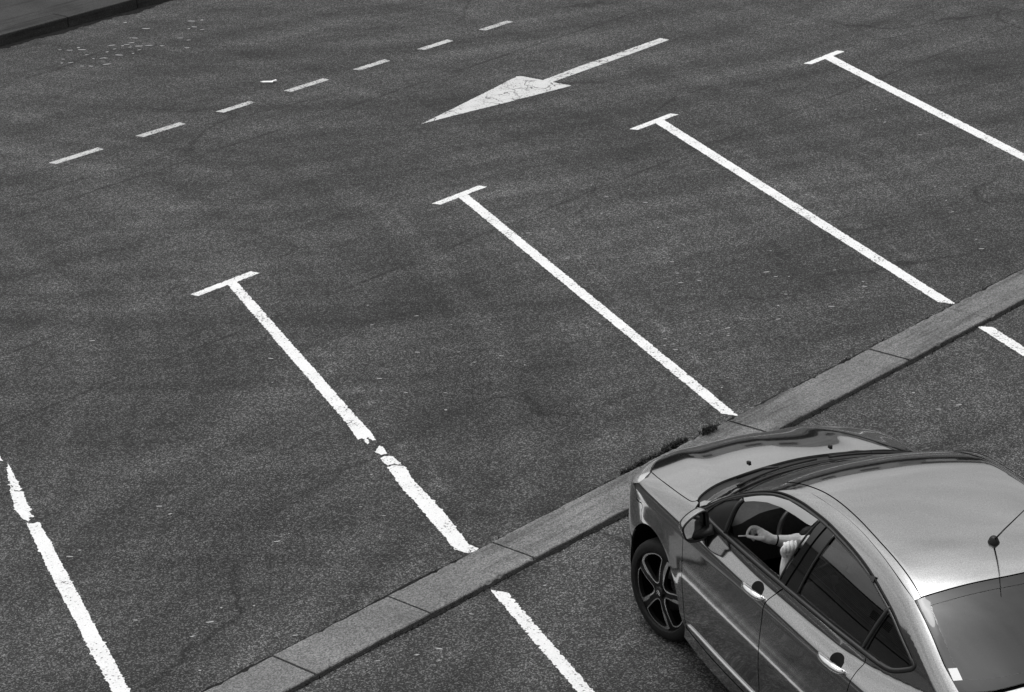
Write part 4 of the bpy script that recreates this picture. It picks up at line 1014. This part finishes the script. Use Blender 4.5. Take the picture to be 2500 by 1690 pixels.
# number plate
P0 = on('N', [(0., .50)])[0]; mb = MB(); mb.box(P0+[.008,0,0], (.012,.52,.11), bev=.003); mb.build('number_plate', simple('plate_white', .7, .4), car)

# ------------------------------------------------------------------ cabin
mb = MB()
mb.box((1.25, 0, .30), (2.2, 1.35, .04)); mb.box((2.33, 0, .62), (.05, 1.40, .62)); mb.box((.02, 0, .62), (.06, 1.30, .62)); mb.box((1.45, 0, .42), (1.5, .20, .30), bev=.03)
mb.build('cabin_floor', A_TRIM, car)
mb = MB(); v = []; f = []; ny = 24; prof = [(1.99,.70),(1.97,.86),(2.00,.945),(2.07,.965),(2.20,.965),(2.34,.955),(2.40,.93)]
for i in range(ny+1):
    y = -.66+1.32*i/ny; hump = .055*math.exp(-((y-.37)/.20)**4)
    for x_, z_ in prof: v.append((x_-.05*(1-(y/.66)**2)*0, y, z_+(hump if z_ > .9 and x_ < 2.25 else 0)))
m_ = len(prof)
for i in range(ny):
    for j in range(m_-1): f.append((i*m_+j, (i+1)*m_+j, (i+1)*m_+j+1, i*m_+j+1))
mb.add(v, f); dsh = mb.build('dashboard', A_DASH, car, autosmooth=40)
mb = MB(); mb.box((2.29, 0, .968), (.20, 1.24, .012), bev=.004); mb.build('lit_dash_strip', A_DASHLIT, dsh)  # strip added on the dark dash, windscreen light put into its colour
ax_ = np.array([-math.cos(math.radians(26)), 0, math.sin(math.radians(26))]); cw_ = np.array([1.77, .30, .905]); e1 = np.array([0,1.,0]); e2 = np.cross(ax_, e1)
mb = MB(); mb.tube([cw_+.185*(math.cos(t)*e1+math.sin(t)*e2) for t in np.linspace(0, 2*math.pi, 48, endpoint=False)], .0145, 10, closed=True)
st = mb.build('steering_wheel', A_SATIN, car, smooth=True)
mb = MB(); mb.ball(cw_+ax_*-.01, .065, 14, (.6,1,1))
for t in (0, math.pi, 1.5*math.pi if e2[2] > 0 else .5*math.pi): mb.tube([cw_-ax_*.01, cw_+.18*(math.cos(t)*e1+math.sin(t)*e2)], [.022,.012], 8, flat=.5)
mb.build('steering_hub', A_TRIM, st, smooth=True)
mb = MB(); mb.tube([cw_-ax_*.02, cw_-ax_*.28], .03, 8); mb.build('steering_column', A_TRIM, st)
for yy in (.37, -.37):
    mb = MB(); mb.box((1.20, yy, .46), (.52, .50, .15), bev=.05); mb.box((.90, yy, .76), (.14, .48, .62), bev=.05, tilt=Matrix.Rotation(math.radians(-14), 3, 'Y')); s_ = mb.build('front_seat', A_SEAT, car, autosmooth=50)
    mb = MB(); mb.box((.80, yy, 1.15), (.09, .27, .18), bev=.035, tilt=Matrix.Rotation(math.radians(-10), 3, 'Y')); mb.tube([(.81, yy-.06, 1.0), (.805, yy-.06, 1.12)], .007, 6); mb.tube([(.81, yy+.06, 1.0), (.805, yy+.06, 1.12)], .007, 6); mb.build('headrest', A_SEAT, s_, autosmooth=50)
mb = MB(); mb.box((.30, 0, .48), (.46, 1.28, .16), bev=.05); mb.box((.08, 0, .78), (.14, 1.28, .58), bev=.05, tilt=Matrix.Rotation(math.radians(-18), 3, 'Y')); mb.build('rear_bench', A_SEAT, car, autosmooth=50)
mb = MB(); mb.box((-.18, 0, 1.035), (.42, 1.18, .02), bev=.006); mb.build('parcel_shelf', A_TRIM, car)
for yy in (.36, -.36):                               # sun visors folded up under the headlining
    mb = MB(); mb.box((1.46, yy, 1.345), (.15, .40, .014), bev=.005, tilt=Matrix.Rotation(math.radians(14), 3, 'Y')); mb.build('sun_visor', A_DASH, car)
mb = MB(); mb.box((1.72, 0, 1.245), (.025, .24, .065), bev=.012, tilt=Matrix.Rotation(math.radians(-12), 3, 'Y')); mb.tube([(1.75, 0, 1.27), (1.79, 0, 1.285)], .01, 6); mb.build('rear_view_mirror', A_BLACK, car)
# driver's door inside: armrest and grab handle
for sg in (1, -1):
    mb = MB(); mb.box((1.55, sg*.70, .80), (.75, .07, .05), bev=.02); mb.tube([(1.85, sg*.70, .93), (1.72, sg*.685, .86), (1.5, sg*.69, .83)], .011, 8); mb.box((1.70, sg*.735, .945), (1.05, .03, .05), bev=.012); mb.build('door_trim', A_TRIM, car)

# ------------------------------------------------------------------ the driver
HR = np.array([-.365, -.930, -.034]); HU = np.array([.331, -.164, .929]); HF = np.cross(HR, HU)   # frame of the hands as the arm holds them
HF = HF/np.linalg.norm(HF)
def C2W(P):
    f_ = np.array([math.sin(CYAW), math.cos(CYAW), 0]); l_ = np.array([-math.cos(CYAW), math.sin(CYAW), 0]); return np.array([CX, CY, 0])+P[0]*f_+P[1]*l_+np.array([0,0,P[2]])
driver = None
body = MB()
def limb(pts, rad, n=12):
    q = curve(pts, n=5); r_ = np.interp(np.linspace(0, 1, len(q)), np.linspace(0, 1, len(rad)), rad); body.tube(list(q), list(r_), n); body.ball(q[0], r_[0], 10); body.ball(q[-1], r_[-1], 10)
def hpt(c, a, b, d=0.): return c+HR*a*.001+HU*b*.001+HF*d*.001       # millimetres
# torso, neck, legs
def ring_torso():
    secs = [((1.13,.37,.50), .17, .13), ((1.05,.37,.62), .155, .115), ((1.0,.37,.78), .165, .115), ((.99,.37,.93), .19, .115), ((1.0,.37,1.02), .185, .085), ((1.02,.37,1.065), .09, .06), ((1.035,.37,1.12), .055, .058)]
    v = []; f = []; n = 20
    for c, a, b in secs:
        for k in range(n):
            t = 2*math.pi*k/n; v.append((c[0]+b*math.cos(t), c[1]+a*math.sin(t), c[2]))
    for i in range(len(secs)-1):
        for k in range(n): f.append((i*n+k, i*n+(k+1) % n, (i+1)*n+(k+1) % n, (i+1)*n+k))
    f.append(tuple(range(n))[::-1]); f.append(tuple((len(secs)-1)*n+k for k in range(n))); body.add(v, f)
ring_torso()
limb([(1.03,.37,1.06),(1.045,.37,1.14),(1.06,.37,1.18)], [.06,.055,.058])
body.ball((1.075,.37,1.235), .092, 18, (1.05,.82,1.22)); body.ball((1.115,.37,1.185), .058, 12, (1,.85,.9))
body.tube([(1.165,.37,1.250),(1.187,.37,1.222),(1.170,.37,1.205)], [.010,.015,.010], 8)               # nose
for sg in (1, -1): body.ball((1.07,.37+sg*.078,1.232), .024, 10, (.7,.35,1.1)); body.ball((1.150,.37+sg*.030,1.246), .013, 8)
body.tube([(1.158,.347,1.176),(1.166,.37,1.177),(1.158,.393,1.176)], .0065, 6)
for sg in (1, -1): limb([(1.12,.37+sg*.09,.50),(1.36,.37+sg*.12,.56),(1.56,.37+sg*.14,.60),(1.72,.37+sg*.12,.42),(1.83,.37+sg*.11,.36)], [.088,.08,.062,.056,.042]); limb([(1.82,.37+sg*.11,.36),(1.95,.37+sg*.11,.37)], [.042,.032])
# left arm: elbow on the armrest, fist raised at the open window
FC = np.array([1.297, .66, 1.117])
limb([(1.03,.545,.99),(1.14,.62,.92),(1.27,.655,.86)], [.062,.052,.046])
limb([(1.27,.655,.86),(1.318,.662,.96),(1.325,.660,1.04),(1.312,.660,1.09)], [.046,.044,.034,.030])
body.ball(hpt(FC, 0, -4, -8), .034, 14, (1.0, 1.15, 1.1))
for i in range(4):
    a = -30+20*i; t = 5*i+(-4 if i == 3 else 0); k_ = [.0092,.0098,.0096,.0084][i]
    pts = [hpt(FC, a*.85, 2+t*.6, -12), hpt(FC, a*.95, 24+t, 8), hpt(FC, a, 30+t, 24), hpt(FC, a, 16+t*.9, 37), hpt(FC, a, -4+t*.7, 36), hpt(FC, a*.95, -14+t*.6, 24), hpt(FC, a*.9, -10+t*.6, 10)]
    body.tube(list(curve(pts, n=3)), list(np.interp(np.linspace(0, 1, 19), [0, .25, .5, .8, 1], [k_*1.15, k_*1.1, k_, k_*.95, k_*.85])), 10); body.ball(pts[-1], k_*.85, 8)
pts = [hpt(FC, -26, -40, 0), hpt(FC, -41, -20, 14), hpt(FC, -42, 2, 26), hpt(FC, -33, 14, 34)]; body.tube(list(curve(pts, n=3)), [.014]*3+[.0125]*3+[.0105]*3+[.0095], 10); body.ball(pts[-1], .0095, 8)
# right arm: stretched across, cigarette pinched between finger and thumb
HC = np.array([1.799, .60, .972])
def h7(a, b, d=0.): return hpt(HC, (a-880)*.264, -(b-480)*.264, d)
limb([(1.02,.20,1.0),(1.16,.24,.94),(1.36,.33,.955)], [.062,.052,.046])
limb([(1.36,.33,.955), h7(1900, 655, -80), h7(1560, 650, -40), h7(1250, 600, -10), h7(1130, 575, 0)], [.046,.044,.041,.0285,.027])
# palm
for pts, rad in (([h7(1150, 580, 0), h7(1010, 500, 0), h7(930, 420, 0)], [.028,.030,.022]), ([h7(1120, 590, 4), h7(1000, 560, 8), h7(900, 545, 14)], [.025,.022,.0155]), ([h7(1100, 560, -14), h7(980, 470, -20), h7(900, 400, -22)], [.024,.025,.018])):
    body.tube(list(curve(pts, n=4)), list(np.interp(np.linspace(0, 1, 9), [0, .5, 1], rad)), 14); body.ball(pts[0], rad[0], 10); body.ball(pts[-1], rad[-1], 10)
fing = [([h7(930, 400, 4), h7(880, 345, 8), h7(745, 325, 12), h7(668, 410, 12), h7(640, 495, 10)], .0094),          # index
        ([h7(915, 385, -14), h7(850, 335, -14), h7(738, 342, -12), h7(672, 430, -8), h7(648, 505, -2)], .0096),       # middle
        ([h7(915, 410, -32), h7(850, 380, -36), h7(770, 420, -38), h7(770, 500, -34), h7(800, 540, -28)], .0088),     # ring finger
        ([h7(930, 450, -40), h7(870, 440, -48), h7(790, 500, -46), h7(770, 575, -36), h7(800, 612, -28)], .0076)]     # little finger
for pts, r_ in fing:
    q = curve(pts, n=4); body.tube(list(q), list(np.interp(np.linspace(0, 1, len(q)), [0, .3, .6, 1], [r_*1.2, r_*1.08, r_, r_*.82])), 10); body.ball(pts[-1], r_*.82, 8); body.ball(pts[0], r_*1.2, 8)
pts = [h7(990, 560, 18), h7(890, 560, 22), h7(770, 535, 18), h7(655, 518, 10)]; q = curve(pts, n=4); body.tube(list(q), list(np.interp(np.linspace(0, 1, len(q)), [0, .4, .8, 1], [.0165,.0118,.0105,.0088])), 10); body.ball(pts[-1], .0088, 8); body.ball(pts[0], .0165, 10)
# one continuous skin
ob = body.build('person', A_SKIN)
md = ob.modifiers.new('r', 'REMESH'); md.mode = 'VOXEL'; md.voxel_size = .0034; md.use_smooth_shade = True
sm = ob.modifiers.new('s', 'SMOOTH'); sm.iterations = 3; sm.factor = .5
dg = bpy.context.evaluated_depsgraph_get(); me = bpy.data.meshes.new_from_object(ob.evaluated_get(dg)); ob.modifiers.clear(); ob.data = me
me.polygons.foreach_set('use_smooth', [True]*len(me.polygons))
ob.location = (CX, CY, 0); ob.rotation_euler = (0, 0, math.pi/2-CYAW)
tag(ob, 'driver with bare forearms, holding a cigarette at the open window', 'person')
def wear(name, build, mat):
    m_ = MB(); build(m_); return m_.build(name, mat, ob, smooth=True)
def shirt(m_):
    secs = [((1.12,.37,.54), .18, .135), ((1.05,.37,.64), .166, .126), ((1.0,.37,.78), .176, .126), ((.99,.37,.93), .200, .124), ((1.0,.37,1.02), .192, .095), ((1.02,.37,1.068), .10, .07)]; v = []; f = []; n = 24
    for c, a, b in secs:
        for k in range(n): t = 2*math.pi*k/n; v.append((c[0]+b*math.cos(t), c[1]+a*math.sin(t), c[2]))
    for i in range(len(secs)-1):
        for k in range(n): f.append((i*n+k, i*n+(k+1) % n, (i+1)*n+(k+1) % n, (i+1)*n+k))
    m_.add(v, f)
    m_.tube(list(curve([(1.02,.52,1.0),(1.08,.585,.95),(1.17,.63,.89)], n=4)), list(np.linspace(.075, .062, 9)), 14, cap=False); m_.tube(list(curve([(1.02,.22,1.0),(1.09,.22,.97),(1.20,.26,.94)], n=4)), list(np.linspace(.075, .062, 9)), 14, cap=False)
wear('shirt', shirt, A_SHIRT)
def trousers(m_):
    for sg in (1, -1): m_.tube(list(curve([(1.10,.37+sg*.09,.50),(1.36,.37+sg*.12,.56),(1.565,.37+sg*.14,.605),(1.72,.37+sg*.12,.42),(1.81,.37+sg*.11,.37)], n=5)), list(np.interp(np.linspace(0,1,21), [0,.25,.5,.75,1], [.10,.092,.076,.07,.06])), 14)
    m_.ball((1.12,.37,.51), .15, 16, (1,1.25,.75))
wear('trousers', trousers, A_SHIRT)
def hair(m_): m_.ball((1.060,.37,1.265), .098, 18, (1.02,.90,1.08))
wear('hair', hair, A_HAIR)
P = h7(1245, 600, -10); Q = h7(1275, 606, -12)
mb = MB(); mb.tube([P, P*.5+Q*.5, Q], [.0305,.0325,.0315], 18); mb.build('wrist_strap', A_RUBBER, ob, smooth=True)
mb = MB(); a, b = h7(462, 512, 8), h7(662, 507, 6); mb.tube([a, a+(b-a)*.06, b], [.0036,.0042,.0042], 12); cg = mb.build('cigarette', A_PAPER, None, smooth=True)
cg.location = (CX, CY, 0); cg.rotation_euler = (0, 0, math.pi/2-CYAW); tag(cg, 'white cigarette held out between the driver\'s finger and thumb', 'cigarette')
